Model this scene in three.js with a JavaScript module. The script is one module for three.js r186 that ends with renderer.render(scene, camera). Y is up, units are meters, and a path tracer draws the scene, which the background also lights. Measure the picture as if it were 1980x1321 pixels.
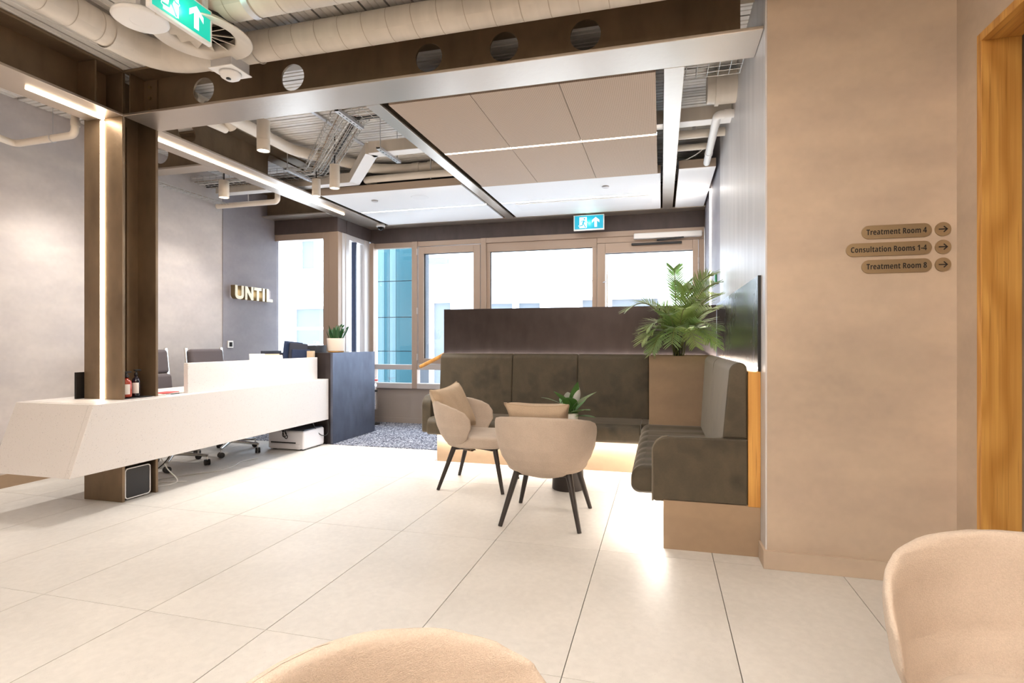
import * as THREE from 'three';
import { RoundedBoxGeometry } from 'three/addons/geometries/RoundedBoxGeometry.js';
import { RectAreaLightUniformsLib } from 'three/addons/lights/RectAreaLightUniformsLib.js';
import { mergeGeometries, mergeVertices } from 'three/addons/utils/BufferGeometryUtils.js';
import { FontLoader } from 'three/addons/loaders/FontLoader.js';
import { TextGeometry } from 'three/addons/geometries/TextGeometry.js';

// ---------------------------------------------------------------- camera, sky, exposure, large lights
// Places are written (X right, Y up, Z into the room); the scene's own z is -Z.
RectAreaLightUniformsLib.init();
const scene = new THREE.Scene();
const camera = new THREE.PerspectiveCamera(63.53, 1980 / 1321, 0.05, 200);
camera.position.set(0, 1.1555, 0);
camera.rotation.y = 0.2637;
camera.setViewOffset(1980, 1321, 0, -1.2, 1980, 1321);
scene.add(camera);
const renderer = new THREE.WebGLRenderer({ antialias: true });
renderer.toneMapping = THREE.LinearToneMapping;
renderer.toneMappingExposure = 1.68;
renderer.shadowMap.enabled = true;
scene.background = new THREE.Color(0.72, 0.85, 1.0);
scene.backgroundIntensity = 7.4;

const V = (X, Y, Z) => new THREE.Vector3(X, Y, -Z);
const WARM = new THREE.Color(1.0, 0.87, 0.73), SOFT = new THREE.Color(1.0, 0.93, 0.85), COOL = new THREE.Color(1.0, 0.95, 0.9);
function areaLight(at, to, width, height, color, intensity) {
  const l = new THREE.RectAreaLight(color, intensity, width, height);
  l.position.copy(at); l.lookAt(to); scene.add(l); return l;
}

// ---------------------------------------------------------------- random, noise, textures
let seed = 7;
const rnd = () => { seed = (seed * 1664525 + 1013904223) >>> 0; return seed / 4294967296; };
const rr = (a, b) => a + (b - a) * rnd();
function hash(x, y, s) { let h = (x * 374761393 + y * 668265263 + s * 974634533) | 0; h = Math.imul(h ^ (h >>> 13), 1274126177); h ^= h >>> 16; return (h >>> 0) / 4294967296; }
function noise(x, y, px, py, s) {
  const x0 = Math.floor(x), y0 = Math.floor(y), fx = x - x0, fy = y - y0;
  const u = fx * fx * (3 - 2 * fx), v = fy * fy * (3 - 2 * fy);
  const m = (a, p) => ((a % p) + p) % p;
  const a = hash(m(x0, px), m(y0, py), s), b = hash(m(x0 + 1, px), m(y0, py), s), c = hash(m(x0, px), m(y0 + 1, py), s), d = hash(m(x0 + 1, px), m(y0 + 1, py), s);
  return a + (b - a) * u + (c - a) * v + (a - b - c + d) * u * v;
}
function fbm(u, v, fx, fy, oct, s) {
  let t = 0, a = 0.5, n = 0;
  for (let o = 0; o < oct; o++) { t += a * noise(u * fx, v * fy, fx, fy, s + o); n += a; a *= 0.5; fx *= 2; fy *= 2; }
  return t / n;
}
function tex(size, metres, fn, srgb = true) {
  const d = new Uint8Array(size * size * 4);
  for (let j = 0; j < size; j++) for (let i = 0; i < size; i++) {
    const c = fn(i / size, j / size, i, j), k = (j * size + i) * 4;
    for (let q = 0; q < 3; q++) d[k + q] = Math.max(0, Math.min(255, 255 * (Array.isArray(c) ? c[q] : c)));
    d[k + 3] = 255;
  }
  const t = new THREE.DataTexture(d, size, size);
  t.wrapS = t.wrapT = THREE.RepeatWrapping; t.magFilter = THREE.LinearFilter; t.minFilter = THREE.LinearFilter;
  if (srgb) t.colorSpace = THREE.SRGBColorSpace;
  t.repeat.set(1 / metres, 1 / metres); t.needsUpdate = true;
  return t;
}
const grey = (g) => [g, g, g];
const plasterT = tex(512, 2.6, (u, v) => { const a = fbm(u, v, 3, 5, 5, 11), b = fbm(u, v, 10, 24, 4, 29), c = fbm(u, v, 90, 90, 2, 5); const g = 0.90 + 0.13 * (a - 0.5) + 0.10 * (b - 0.5) + 0.03 * (c - 0.5); return [g + 0.01 * (a - 0.5), g, g - 0.02 * (b - 0.5)]; });
const streakT = tex(512, 2.0, (u, v) => { const a = fbm(u, v, 26, 3, 5, 17), b = fbm(u, v, 4, 4, 3, 41); const g = 0.91 + 0.13 * (a - 0.5) + 0.08 * (b - 0.5); return [g, g, g + 0.006]; });
const tileT = tex(1024, 1.3, (u, v, i, j) => { const a = fbm(u, v, 4, 4, 5, 3), c = fbm(u, v, 60, 60, 3, 9); let g = 0.93 + 0.07 * (a - 0.5) + 0.05 * (c - 0.5); const p = hash(i, j, 77); const k = fbm(u, v, 9, 9, 2, 55); if (p > 0.9965 && k > 0.5) g -= 0.16; else if (p < 0.004) g += 0.05; return [g + 0.004, g, g - 0.012]; });
const terrazzoT = (() => {
  const n = 1024, f = new Float32Array(n * n * 3).fill(0.93);
  for (let i = 0; i < n * n; i++) { const g = (hash(i % n, (i / n) | 0, 3) - 0.5) * 0.03; for (let q = 0; q < 3; q++) f[i * 3 + q] += g; }
  const tones = [[0.78, 0.77, 0.77], [0.62, 0.61, 0.62], [0.86, 0.82, 0.76], [0.74, 0.70, 0.66], [0.98, 0.97, 0.96], [0.42, 0.42, 0.45]];
  for (let k = 0; k < 5200; k++) {
    const cx = rnd() * n, cy = rnd() * n, q = rnd(), R = 0.8 + 4.4 * q * q * q, t = tones[(rnd() * tones.length) | 0], ang = rnd() * 3.14, el = rr(0.5, 1);
    const m = rr(0.12, 0.42);
    for (let y = -6; y <= 6; y++) for (let x = -6; x <= 6; x++) {
      const a = x * Math.cos(ang) + y * Math.sin(ang), b = (-x * Math.sin(ang) + y * Math.cos(ang)) / el;
      if (Math.abs(a) + Math.abs(b) < R * 1.25 && a * a + b * b < R * R) { const ix = ((cx + x) | 0) & (n - 1), iy = ((cy + y) | 0) & (n - 1); for (let c = 0; c < 3; c++) { const z = (iy * n + ix) * 3 + c; f[z] = f[z] * (1 - m) + t[c] * m; } }
    }
  }
  return tex(n, 0.62, (u, v, i, j) => { const z = (j * n + i) * 3; return [f[z], f[z + 1], f[z + 2]]; });
})();
function woodTexture(a, b, dark, seedN) {
  return tex(1024, 1.0, (u, v) => {
    const warp = fbm(u, v, 3, 1, 3, seedN) * 2.6 + fbm(u, v, 7, 2, 2, seedN + 5) * 0.8;
    const ring = 0.5 + 0.5 * Math.sin((u * 9 + warp * 2.2) * 6.283);
    const fine = fbm(u, v, 150, 2, 3, seedN + 9), pore = fbm(u, v, 200, 4, 2, seedN + 13);
    let k = 0.35 * ring + 0.5 * fine + 0.15 * fbm(u, v, 24, 2, 3, seedN + 2);
    let c = [0, 1, 2].map((q) => a[q] + (b[q] - a[q]) * k);
    if (pore > 0.66) c = c.map((x, q) => x + (dark[q] - x) * (pore - 0.66) * 1.3);
    return c;
  });
}
const oakT = woodTexture([0.69, 0.48, 0.23], [0.90, 0.71, 0.42], [0.40, 0.24, 0.09], 61);
const velvetT = tex(512, 0.8, (u, v) => { const a = fbm(u, v, 4, 4, 4, 91), b = fbm(u, v, 14, 10, 3, 97), c = fbm(u, v, 120, 120, 2, 101); let g = 0.80 + 0.14 * (b - 0.5) + 0.06 * (c - 0.5); const w = Math.max(0, a - 0.56) * 3.2; g -= 0.30 * Math.min(1, w); return [g, g * 0.985, g * 0.95]; });
const fabricT = tex(512, 0.16, (u, v) => { const c = fbm(u, v, 64, 64, 3, 111), a = fbm(u, v, 5, 5, 3, 113); const g = 0.90 + 0.08 * (c - 0.5) + 0.04 * (a - 0.5); return [g, g * 0.99, g * 0.98]; });
const fabricB = tex(256, 0.04, (u, v) => 0.5 + 0.8 * (fbm(u, v, 32, 32, 3, 121) - 0.5), false);
const linenB = tex(256, 0.05, (u, v) => 0.5 + 0.25 * Math.sin(u * 6.283 * 32) * Math.cos(v * 6.283 * 32) + 0.3 * (fbm(u, v, 16, 16, 3, 131) - 0.5), false);
const steelT = tex(512, 1.4, (u, v) => { const a = fbm(u, v, 3, 4, 5, 141), b = fbm(u, v, 22, 8, 3, 149); const g = 0.82 + 0.26 * (a - 0.5) + 0.12 * (b - 0.5); return [g, g * 0.985, g * 0.985]; });
const steelR = tex(512, 1.4, (u, v) => { const a = fbm(u, v, 5, 5, 5, 151), b = fbm(u, v, 40, 10, 2, 157); return 0.75 + 0.3 * (a - 0.5) + 0.12 * (b - 0.5); }, false);
const paintB = tex(256, 0.5, (u, v) => fbm(u, v, 14, 14, 4, 161), false);
const carpetT = tex(512, 1.0, (u, v, i, j) => { const c = fbm(u, v, 72, 72, 2, 171), h = hash(i >> 2, j >> 2, 173); const k = 0.5 * h + 0.75 * (c - 0.2); return k > 0.62 ? [0.86, 0.86, 0.88] : k > 0.42 ? [0.56, 0.57, 0.62] : [0.22, 0.23, 0.29]; });
const carpetB = tex(256, 0.12, (u, v) => fbm(u, v, 48, 48, 2, 177), false);
const perfT = tex(256, 0.12, (u, v) => { const x = (u * 10) % 1 - 0.5, y = (v * 10) % 1 - 0.5; const d = Math.hypot(x, y); return d < 0.2 ? grey(0.60) : grey(0.94); });
const deckT = tex(256, 1.2, (u, v) => { const a = fbm(u, v, 4, 4, 4, 181), b = fbm(u, v, 40, 6, 2, 187); return grey(0.90 + 0.14 * (a - 0.5) + 0.05 * (b - 0.5)); });
const soilB = tex(128, 0.1, (u, v) => fbm(u, v, 12, 12, 3, 191), false);

// ---------------------------------------------------------------- materials
const lin = (r, g, b) => new THREE.Color().setRGB(r, g, b);
const std = (c, rough, o = {}) => new THREE.MeshStandardMaterial({ color: c, roughness: rough, metalness: 0, ...o });
const phys = (c, rough, o = {}) => new THREE.MeshPhysicalMaterial({ color: c, roughness: rough, metalness: 0, ...o });
const M = {
  plaster: std(lin(0.67, 0.53, 0.405), 0.72, { map: plasterT }),
  plasterPale: std(lin(0.70, 0.645, 0.62), 0.68, { map: plasterT }),
  plasterStreak: std(lin(0.74, 0.715, 0.70), 0.42, { map: streakT }),
  greyWall: std(lin(0.35, 0.325, 0.355), 0.62, { map: plasterT }),
  taupe: std(lin(0.12, 0.092, 0.088), 0.55, { map: steelT }),
  dwarf: std(lin(0.30, 0.255, 0.225), 0.45),
  tile: phys(lin(0.765, 0.745, 0.725), 0.46, { map: tileT }),
  tileB: phys(lin(0.75, 0.73, 0.71), 0.46, { map: tileT }),
  grout: std(lin(0.10, 0.08, 0.065), 0.9),
  terrazzo: phys(lin(0.82, 0.785, 0.765), 0.38, { map: terrazzoT }),
  bronze: std(lin(0.36, 0.265, 0.165), 0.42, { metalness: 0.6, map: steelT, bumpMap: paintB, bumpScale: 0.0012 }),
  bronzeFloorLit: std(lin(0.50, 0.43, 0.36), 0.34, { metalness: 0.8, bumpMap: paintB, bumpScale: 0.0006 }),  // same bronze paint made paler: floor light on undersides put into the colour
  galvSteel: std(lin(0.62, 0.62, 0.64), 0.42, { metalness: 0.55 }),
  deck: std(lin(0.95, 0.91, 0.86), 0.42, { map: deckT }),
  slot: std(lin(0.03, 0.025, 0.02), 0.9),
  duct: std(lin(0.80, 0.73, 0.64), 0.5, { map: deckT }),
  ductSeamShade: std(lin(0.40, 0.34, 0.27), 0.6),  // seam shadow painted into the rings as a darker tone
  pipe: std(lin(0.80, 0.73, 0.64), 0.4),
  white: std(lin(0.83, 0.82, 0.81), 0.5),
  raftWhite: std(lin(0.86, 0.85, 0.84), 0.6),
  raftEdge: std(lin(0.46, 0.37, 0.29), 0.6),
  acoustic: std(lin(0.54, 0.42, 0.325), 0.8, { map: perfT }),
  blackSteel: std(lin(0.21, 0.19, 0.19), 0.34, { metalness: 0.9, map: steelT, roughnessMap: steelR }),
  cabinetSteel: std(lin(0.22, 0.25, 0.32), 0.50, { metalness: 1, map: steelT }),  // blackened steel, blue of the reflected windows tinted into its colour
  darkSteel: std(lin(0.10, 0.085, 0.085), 0.30, { metalness: 0.75, map: steelT }),
  oak: phys(lin(1.0, 0.95, 0.82), 0.45, { map: oakT }),
  velvet: phys(lin(0.125, 0.100, 0.064), 0.6, { map: velvetT, sheen: 1, sheenRoughness: 0.55, sheenColor: lin(0.95, 0.90, 0.82) }),
  piping: phys(lin(0.16, 0.135, 0.10), 0.8, { sheen: 1, sheenRoughness: 0.4, sheenColor: lin(0.6, 0.55, 0.46) }),
  fabric: phys(lin(0.64, 0.54, 0.45), 0.95, { map: fabricT, bumpMap: fabricB, bumpScale: 0.0012, sheen: 0.6, sheenRoughness: 0.5, sheenColor: lin(0.7, 0.6, 0.5) }),
  linen: phys(lin(0.66, 0.52, 0.38), 0.95, { map: fabricT, bumpMap: linenB, bumpScale: 0.0008 }),
  wenge: std(lin(0.022, 0.016, 0.014), 0.5),
  plinth: std(lin(0.44, 0.305, 0.195), 0.6, { map: plasterT }),
  champagne: std(lin(0.41, 0.315, 0.25), 0.42, { metalness: 0.25 }),
  champagneLight: std(lin(0.55, 0.51, 0.49), 0.4, { metalness: 0.3 }),
  glass: phys(lin(1, 1, 1), 0, { transmission: 1, thickness: 0, ior: 1.5 }),
  gasket: std(lin(0.03, 0.035, 0.045), 0.6),
  carpet: std(lin(0.95, 0.97, 1.0), 1, { map: carpetT, bumpMap: carpetB, bumpScale: 0.006 }),
  black: std(lin(0.012, 0.012, 0.014), 0.4),
  blackGloss: phys(lin(0.012, 0.011, 0.011), 0.22, { specularIntensity: 0.5 }),
  chrome: std(lin(0.80, 0.78, 0.74), 0.16, { metalness: 1 }),
  officeFabric: std(lin(0.105, 0.088, 0.095), 0.9, { bumpMap: fabricB, bumpScale: 0.001 }),
  brass: std(lin(0.60, 0.53, 0.38), 0.35, { metalness: 0.85 }),
  brassSide: std(lin(0.27, 0.20, 0.10), 0.45, { metalness: 0.8 }),
  plaque: std(lin(0.36, 0.26, 0.15), 0.42, { metalness: 0.6 }),
  ink: std(lin(0.008, 0.006, 0.006), 0.6),
  amber: phys(lin(0.50, 0.045, 0.012), 0.08, { transmission: 0.25, thickness: 0.02, ior: 1.45, clearcoat: 1 }),
  navyGlass: phys(lin(0.012, 0.010, 0.022), 0.08, { clearcoat: 1 }),
  paper: std(lin(0.84, 0.80, 0.76), 0.8),
  redPaper: std(lin(0.70, 0.09, 0.09), 0.7),
  ceramic: std(lin(0.80, 0.70, 0.60), 0.55),
  leafDark: phys(lin(0.020, 0.10, 0.025), 0.35, { transmission: 0.15, thickness: 0, side: THREE.DoubleSide }),
  leafMid: phys(lin(0.10, 0.25, 0.06), 0.42, { transmission: 0.25, thickness: 0, side: THREE.DoubleSide }),
  leafPalm: phys(lin(0.27, 0.37, 0.10), 0.5, { transmission: 0.3, thickness: 0, side: THREE.DoubleSide }),
  leafPalmB: phys(lin(0.17, 0.28, 0.08), 0.5, { transmission: 0.3, thickness: 0, side: THREE.DoubleSide }),
  leafSilver: std(lin(0.62, 0.60, 0.60), 0.75, { side: THREE.DoubleSide, bumpMap: fabricB, bumpScale: 0.001 }),
  stem: std(lin(0.16, 0.17, 0.05), 0.6),
  stemDark: std(lin(0.03, 0.028, 0.02), 0.6),
  soil: std(lin(0.03, 0.022, 0.016), 1, { bumpMap: soilB, bumpScale: 0.004 }),
  printerWhite: std(lin(0.72, 0.71, 0.74), 0.45),
  printerDark: std(lin(0.035, 0.038, 0.055), 0.4),
  silver: std(lin(0.75, 0.75, 0.77), 0.22, { metalness: 0.95 }),
  red: std(lin(0.75, 0.02, 0.015), 0.4),
  cableBlack: std(lin(0.015, 0.014, 0.014), 0.5),
  cableGrey: std(lin(0.55, 0.53, 0.5), 0.5),
  cableBrown: std(lin(0.28, 0.20, 0.13), 0.5),
  wire: std(lin(0.50, 0.48, 0.45), 0.35, { metalness: 0.6 }),
  insulation: std(lin(0.035, 0.036, 0.04), 0.6),
  teal: phys(lin(0.030, 0.092, 0.112), 0.4, { specularIntensity: 0.2 }),
  tealPale: phys(lin(0.10, 0.175, 0.195), 0.4, { specularIntensity: 0.2 }),
  render: std(lin(0.80, 0.80, 0.80), 0.9),
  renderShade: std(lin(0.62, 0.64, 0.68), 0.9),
  street: std(lin(0.55, 0.55, 0.55), 0.9),
  shopGlass: phys(lin(0.135, 0.15, 0.165), 0.35, { specularIntensity: 0.3 }),
  tissueBox: std(lin(0.035, 0.037, 0.045), 0.5),
  navy: std(lin(0.02, 0.035, 0.085), 0.45),
  card: std(lin(0.60, 0.46, 0.32), 0.8),
};
const glow = (color, k, c) => new THREE.MeshStandardMaterial({ color: lin(0.8, 0.8, 0.8), roughness: 0.6, emissive: color, emissiveIntensity: k });
M.ledWarm = glow(new THREE.Color(1, 0.80, 0.58), 6);
M.ledSoft = glow(new THREE.Color(1, 0.86, 0.70), 6);
M.ledCool = glow(new THREE.Color(1, 0.96, 0.92), 5);

// ---------------------------------------------------------------- builders
const off = new Map(), taken = {};
function numbered(name) { const n = taken[name] = (taken[name] ?? -1) + 1; return n ? `${name}_${String(n).padStart(3, '0')}` : name; }
function boxUV(g) {
  const p = g.attributes.position, uv = new Float32Array(p.count * 2), a = new THREE.Vector3(), b = new THREE.Vector3(), c = new THREE.Vector3();
  for (let i = 0; i < p.count; i += 3) {
    a.fromBufferAttribute(p, i); b.fromBufferAttribute(p, i + 1).sub(a); c.fromBufferAttribute(p, i + 2).sub(a); b.cross(c);
    const nx = Math.abs(b.x), ny = Math.abs(b.y), nz = Math.abs(b.z);
    for (let k = 0; k < 3; k++) {
      const x = p.getX(i + k), y = p.getY(i + k), z = p.getZ(i + k);
      const q = ny >= nx && ny >= nz ? [x, z] : nx >= nz ? [z, y] : [x, y];
      uv[(i + k) * 2] = q[0]; uv[(i + k) * 2 + 1] = q[1];
    }
  }
  g.setAttribute('uv', new THREE.BufferAttribute(uv, 2));
  return g;
}
function join(list) {
  const out = (Array.isArray(list) ? list : [list]).flat().map((g) => {
    let q = g.index ? g.toNonIndexed() : g.clone();
    for (const k of Object.keys(q.attributes)) if (!['position', 'normal', 'uv'].includes(k)) q.deleteAttribute(k);
    if (!q.attributes.normal) q.computeVertexNormals();
    if (!q.attributes.uv) q.setAttribute('uv', new THREE.BufferAttribute(new Float32Array(q.attributes.position.count * 2), 2));
    return q;
  });
  return out.length > 1 ? mergeGeometries(out) : out[0];
}
function part(name, geos, mat, parent, o = {}) {
  let g = join(geos);
  if (o.uv !== 'keep') boxUV(g);
  const from = parent ? off.get(parent) : null;
  let m;
  if (!parent) {                       // a thing of one mesh: put its origin at its base
    g.computeBoundingBox(); const b = g.boundingBox, c = new THREE.Vector3((b.min.x + b.max.x) / 2, b.min.y, (b.min.z + b.max.z) / 2);
    g.translate(-c.x, -c.y, -c.z);
    m = new THREE.Mesh(g, mat); m.position.copy(c); m.name = numbered(name); scene.add(m); off.set(m, c);
  } else {
    if (from) g.translate(-from.x, -from.y, -from.z);
    m = new THREE.Mesh(g, mat); m.name = name; parent.add(m); off.set(m, from);
  }
  m.castShadow = m.receiveShadow = true;
  if (o.label) m.userData.label = o.label;
  if (o.kind) m.userData.kind = o.kind;
  return m;
}
function tag(o, label, category, group) { o.userData.label = label; o.userData.category = category; if (group) o.userData.group = group; return o; }
function thing(name, label, category, base, group) {        // parts given in world places
  const g = new THREE.Group(); g.name = numbered(name); g.position.copy(V(...base)); scene.add(g); off.set(g, g.position.clone());
  return tag(g, label, category, group);
}
function localThing(name, label, category, base, turn, group) { // parts given in the thing's own axes
  const g = new THREE.Group(); g.name = numbered(name); g.position.copy(V(...base)); g.rotation.y = turn; scene.add(g); off.set(g, null);
  return tag(g, label, category, group);
}
function struct(name, geos, mat, label) { const m = part(name, geos, mat); m.userData.kind = 'structure'; if (label) m.userData.label = label; return m; }
function structGroup(name, base) { const g = new THREE.Group(); g.name = numbered(name); g.position.copy(V(...base)); scene.add(g); off.set(g, g.position.clone()); g.userData.kind = 'structure'; return g; }
function bx(x0, x1, y0, y1, z0, z1, r = 0) {
  const w = x1 - x0, h = y1 - y0, d = z1 - z0;
  const g = r ? new RoundedBoxGeometry(w, h, d, 3, Math.min(r, w / 2.01, h / 2.01, d / 2.01)) : new THREE.BoxGeometry(w, h, d);
  return g.translate((x0 + x1) / 2, (y0 + y1) / 2, -(z0 + z1) / 2);
}
function tube(pts, r, seg = 24, rad = 10, closed = false, tension = 0.5) {
  const c = new THREE.CatmullRomCurve3(pts, closed, 'catmullrom', tension);
  return new THREE.TubeGeometry(c, seg, r, rad, closed);
}
function rod(a, b, r0, r1 = r0, rad = 12) {
  const d = b.clone().sub(a), g = new THREE.CylinderGeometry(r1, r0, d.length(), rad);
  g.applyQuaternion(new THREE.Quaternion().setFromUnitVectors(new THREE.Vector3(0, 1, 0), d.clone().normalize()));
  return g.translate((a.x + b.x) / 2, (a.y + b.y) / 2, (a.z + b.z) / 2);
}
function lathe(prof, at, seg = 32) { return new THREE.LatheGeometry(prof.map(([r, y]) => new THREE.Vector2(r, y)), seg).translate(at.x, at.y, at.z); }
function bend(pts, r, rb, seg = 10, rad = 16) {              // pipe path with rounded corners
  const path = new THREE.CurvePath(); let prev = pts[0];
  for (let i = 1; i < pts.length; i++) {
    if (i < pts.length - 1) {
      const a = pts[i - 1].clone().sub(pts[i]).normalize(), b = pts[i + 1].clone().sub(pts[i]).normalize();
      const s = pts[i].clone().addScaledVector(a, rb), e = pts[i].clone().addScaledVector(b, rb);
      path.add(new THREE.LineCurve3(prev, s)); path.add(new THREE.QuadraticBezierCurve3(s, pts[i].clone(), e)); prev = e;
    } else path.add(new THREE.LineCurve3(prev, pts[i]));
  }
  const all = []; for (const c of path.curves) { const n = c.isLineCurve3 ? 1 : seg; for (let k = 0; k < n; k++) all.push(c.getPoint(k / n)); } all.push(pts[pts.length - 1].clone());
  const geos = []; const fr = [];
  // one swept surface through all the points
  const P = all, N = P.length, T = P.map((p, i) => (P[Math.min(i + 1, N - 1)].clone().sub(P[Math.max(i - 1, 0)])).normalize());
  let nrm = new THREE.Vector3(0, 1, 0); if (Math.abs(T[0].y) > 0.9) nrm.set(1, 0, 0);
  nrm.sub(T[0].clone().multiplyScalar(nrm.dot(T[0]))).normalize();
  const pos = [], idx = [];
  for (let i = 0; i < N; i++) {
    nrm.sub(T[i].clone().multiplyScalar(nrm.dot(T[i]))).normalize(); const bi = T[i].clone().cross(nrm);
    for (let k = 0; k < rad; k++) { const a = k / rad * Math.PI * 2; const q = P[i].clone().addScaledVector(nrm, Math.cos(a) * r).addScaledVector(bi, Math.sin(a) * r); pos.push(q.x, q.y, q.z); }
  }
  for (let i = 0; i < N - 1; i++) for (let k = 0; k < rad; k++) { const a = i * rad + k, b = i * rad + (k + 1) % rad, c = a + rad, d = b + rad; idx.push(a, b, c, b, d, c); }
  const c0 = pos.length / 3; pos.push(P[0].x, P[0].y, P[0].z, P[N - 1].x, P[N - 1].y, P[N - 1].z);
  for (let k = 0; k < rad; k++) { idx.push(c0, (k + 1) % rad, k); idx.push(c0 + 1, (N - 1) * rad + k, (N - 1) * rad + (k + 1) % rad); }
  const g = new THREE.BufferGeometry(); g.setAttribute('position', new THREE.Float32BufferAttribute(pos, 3)); g.setIndex(idx); g.computeVertexNormals();
  return g;
}
function grid(nu, nv, fn, closedU = false) {                 // surface from fn(u, v) -> Vector3
  const pos = [], idx = [], w = nu + 1;
  for (let j = 0; j <= nv; j++) for (let i = 0; i <= nu; i++) { const p = fn(i / nu, j / nv); pos.push(p.x, p.y, p.z); }
  for (let j = 0; j < nv; j++) for (let i = 0; i < nu; i++) { const a = j * w + i, b = a + 1, c = a + w, d = c + 1; idx.push(a, b, c, b, d, c); }
  let g = new THREE.BufferGeometry(); g.setAttribute('position', new THREE.Float32BufferAttribute(pos, 3)); g.setIndex(idx);
  g = mergeVertices(g, 1e-5); g.computeVertexNormals(); return g;
}
function extrude(shape, depth, bevel = 0, seg = 2, curve = 12) { return new THREE.ExtrudeGeometry(shape, { depth, bevelEnabled: bevel > 0, bevelThickness: bevel, bevelSize: bevel, bevelOffset: -bevel, bevelSegments: seg, curveSegments: curve }); }
function roundRect(x0, x1, y0, y1, r) {
  const s = new THREE.Shape(); const [a, b, c, d] = Array.isArray(r) ? r : [r, r, r, r];     // bottom left, bottom right, top right, top left
  s.moveTo(x0 + a, y0); s.lineTo(x1 - b, y0); if (b) s.absarc(x1 - b, y0 + b, b, -Math.PI / 2, 0); s.lineTo(x1, y1 - c); if (c) s.absarc(x1 - c, y1 - c, c, 0, Math.PI / 2);
  s.lineTo(x0 + d, y1); if (d) s.absarc(x0 + d, y1 - d, d, Math.PI / 2, Math.PI); s.lineTo(x0, y0 + a); if (a) s.absarc(x0 + a, y0 + a, a, Math.PI, Math.PI * 1.5);
  return s;
}
// a profile drawn as (Z, Y) and drawn out along X from x0 to x1
const alongX = (shape, x0, x1, bevel = 0, seg = 3) => extrude(shape, x1 - x0 - 2 * bevel, bevel, seg).translate(0, 0, bevel).rotateY(Math.PI / 2).translate(x0, 0, 0);
// a profile drawn as (X, Y) and drawn out along Z from z0 to z1
const alongZ = (shape, z0, z1, bevel = 0, seg = 3) => extrude(shape, z1 - z0 - 2 * bevel, bevel, seg).translate(0, 0, bevel).translate(0, 0, -z1);


// ================================================================ STRUCTURE
// ---- floor: 60 x 120 cm tiles with open joints
{
  const floor = struct('floor', bx(-5.3, 3.5, -0.25, -0.010, -2.7, 7.18), M.grout);
  const gx = [], gz = [];
  for (let k = -9; k <= 7; k++) gx.push(-0.331 + 0.6 * k);
  for (let k = -4; k <= 3; k++) gz.push(1.881 + 1.2 * k);
  let n = 0;
  for (let i = 0; i < gx.length - 1; i++) for (let j = 0; j < gz.length - 1; j++) {
    const x0 = Math.max(gx[i], -5.28), x1 = Math.min(gx[i + 1], 3.45), z0 = Math.max(gz[j], -2.65), z1 = gz[j + 1];
    if (x1 - x0 < 0.05 || z1 - z0 < 0.05) continue;
    const g = bx(x0 + 0.0018, x1 - 0.0018, -0.012, 0, z0 + 0.0014, z1 - 0.0014);
    const b = boxUV(g.toNonIndexed()); const uv = b.attributes.uv, ox = rnd() * 3, oy = rnd() * 3;
    for (let k = 0; k < uv.count; k++) uv.setXY(k, uv.getX(k) + ox, uv.getY(k) + oy);
    part('tile', b, (n++ * 7) % 3 ? M.tile : M.tileB, floor, { uv: 'keep' });
  }
}
const carpetShape = new THREE.Shape([[-5.02, 5.484], [0.512, 5.484], [0.512, 7.172], [-4.035, 7.172], [-4.035, 6.33], [-5.02, 6.33]].map(([x, z]) => new THREE.Vector2(x, z)));
const carpet = part('entrance_carpet', extrude(carpetShape, 0.012).rotateX(-Math.PI / 2).translate(0, -0.006, 0), M.carpet);
tag(carpet, 'flecked blue grey carpet by the glazed shopfront', 'carpet');
// ---- walls
struct('wall_left', bx(-5.3, -5.03, 0, 3.3, -2.7, 5.43), M.plasterPale);
struct('wall_far_left', bx(-5.3, -5.022, 0, 3.3, 5.43, 6.42), M.greyWall);
struct('baseboard_left', bx(-5.03, -5.015, 0.0, 0.105, -2.6, 5.43), M.plinth);
struct('wall_right', bx(0.525, 3.5, 0, 3.3, 3.065, 7.5), M.plaster);
struct('wall_right_lining', bx(0.517, 0.525, 0.0, 3.2, 3.07, 5.32), M.plasterStreak);
struct('wall_far_right', bx(0.519, 0.525, 0, 3.2, 5.322, 7.12), M.greyWall);
struct('baseboard_right', [bx(0.525, 1.35, 0.001, 0.092, 3.047, 3.065), bx(0.505, 0.525, 0.001, 0.092, 3.047, 3.20)], M.plaster);
struct('wall_side', [bx(1.35, 1.50, 0, 3.3, 2.878, 3.065), bx(1.35, 1.50, 2.50, 3.3, 1.74, 2.878), bx(1.35, 1.50, 0, 3.3, -2.7, 1.74)], M.plaster);
struct('wall_back', bx(-5.3, 3.5, 0, 3.3, -2.9, -2.7), M.plaster);
struct('wall_far_room', bx(3.3, 3.5, 0, 3.3, -2.7, 3.065), M.plaster);
struct('wall_shopfront', [bx(-4.06, 0.52, 2.575, 3.3, 7.185, 7.42), bx(-5.03, -4.06, 2.60, 3.3, 6.335, 6.55), bx(-4.24, -4.055, 2.60, 3.3, 6.55, 7.42)], M.taupe);
struct('wall_dwarf', [bx(-4.04, 0.52, 0, 0.496, 7.185, 7.42), bx(-5.03, -4.05, 0, 0.496, 6.345, 6.55), bx(-4.24, -4.05, 0, 0.496, 6.55, 7.42)], M.dwarf);
struct('baseboard_shopfront', [bx(-4.04, 0.52, 0.006, 0.078, 7.176, 7.187)], M.dwarf);
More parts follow.
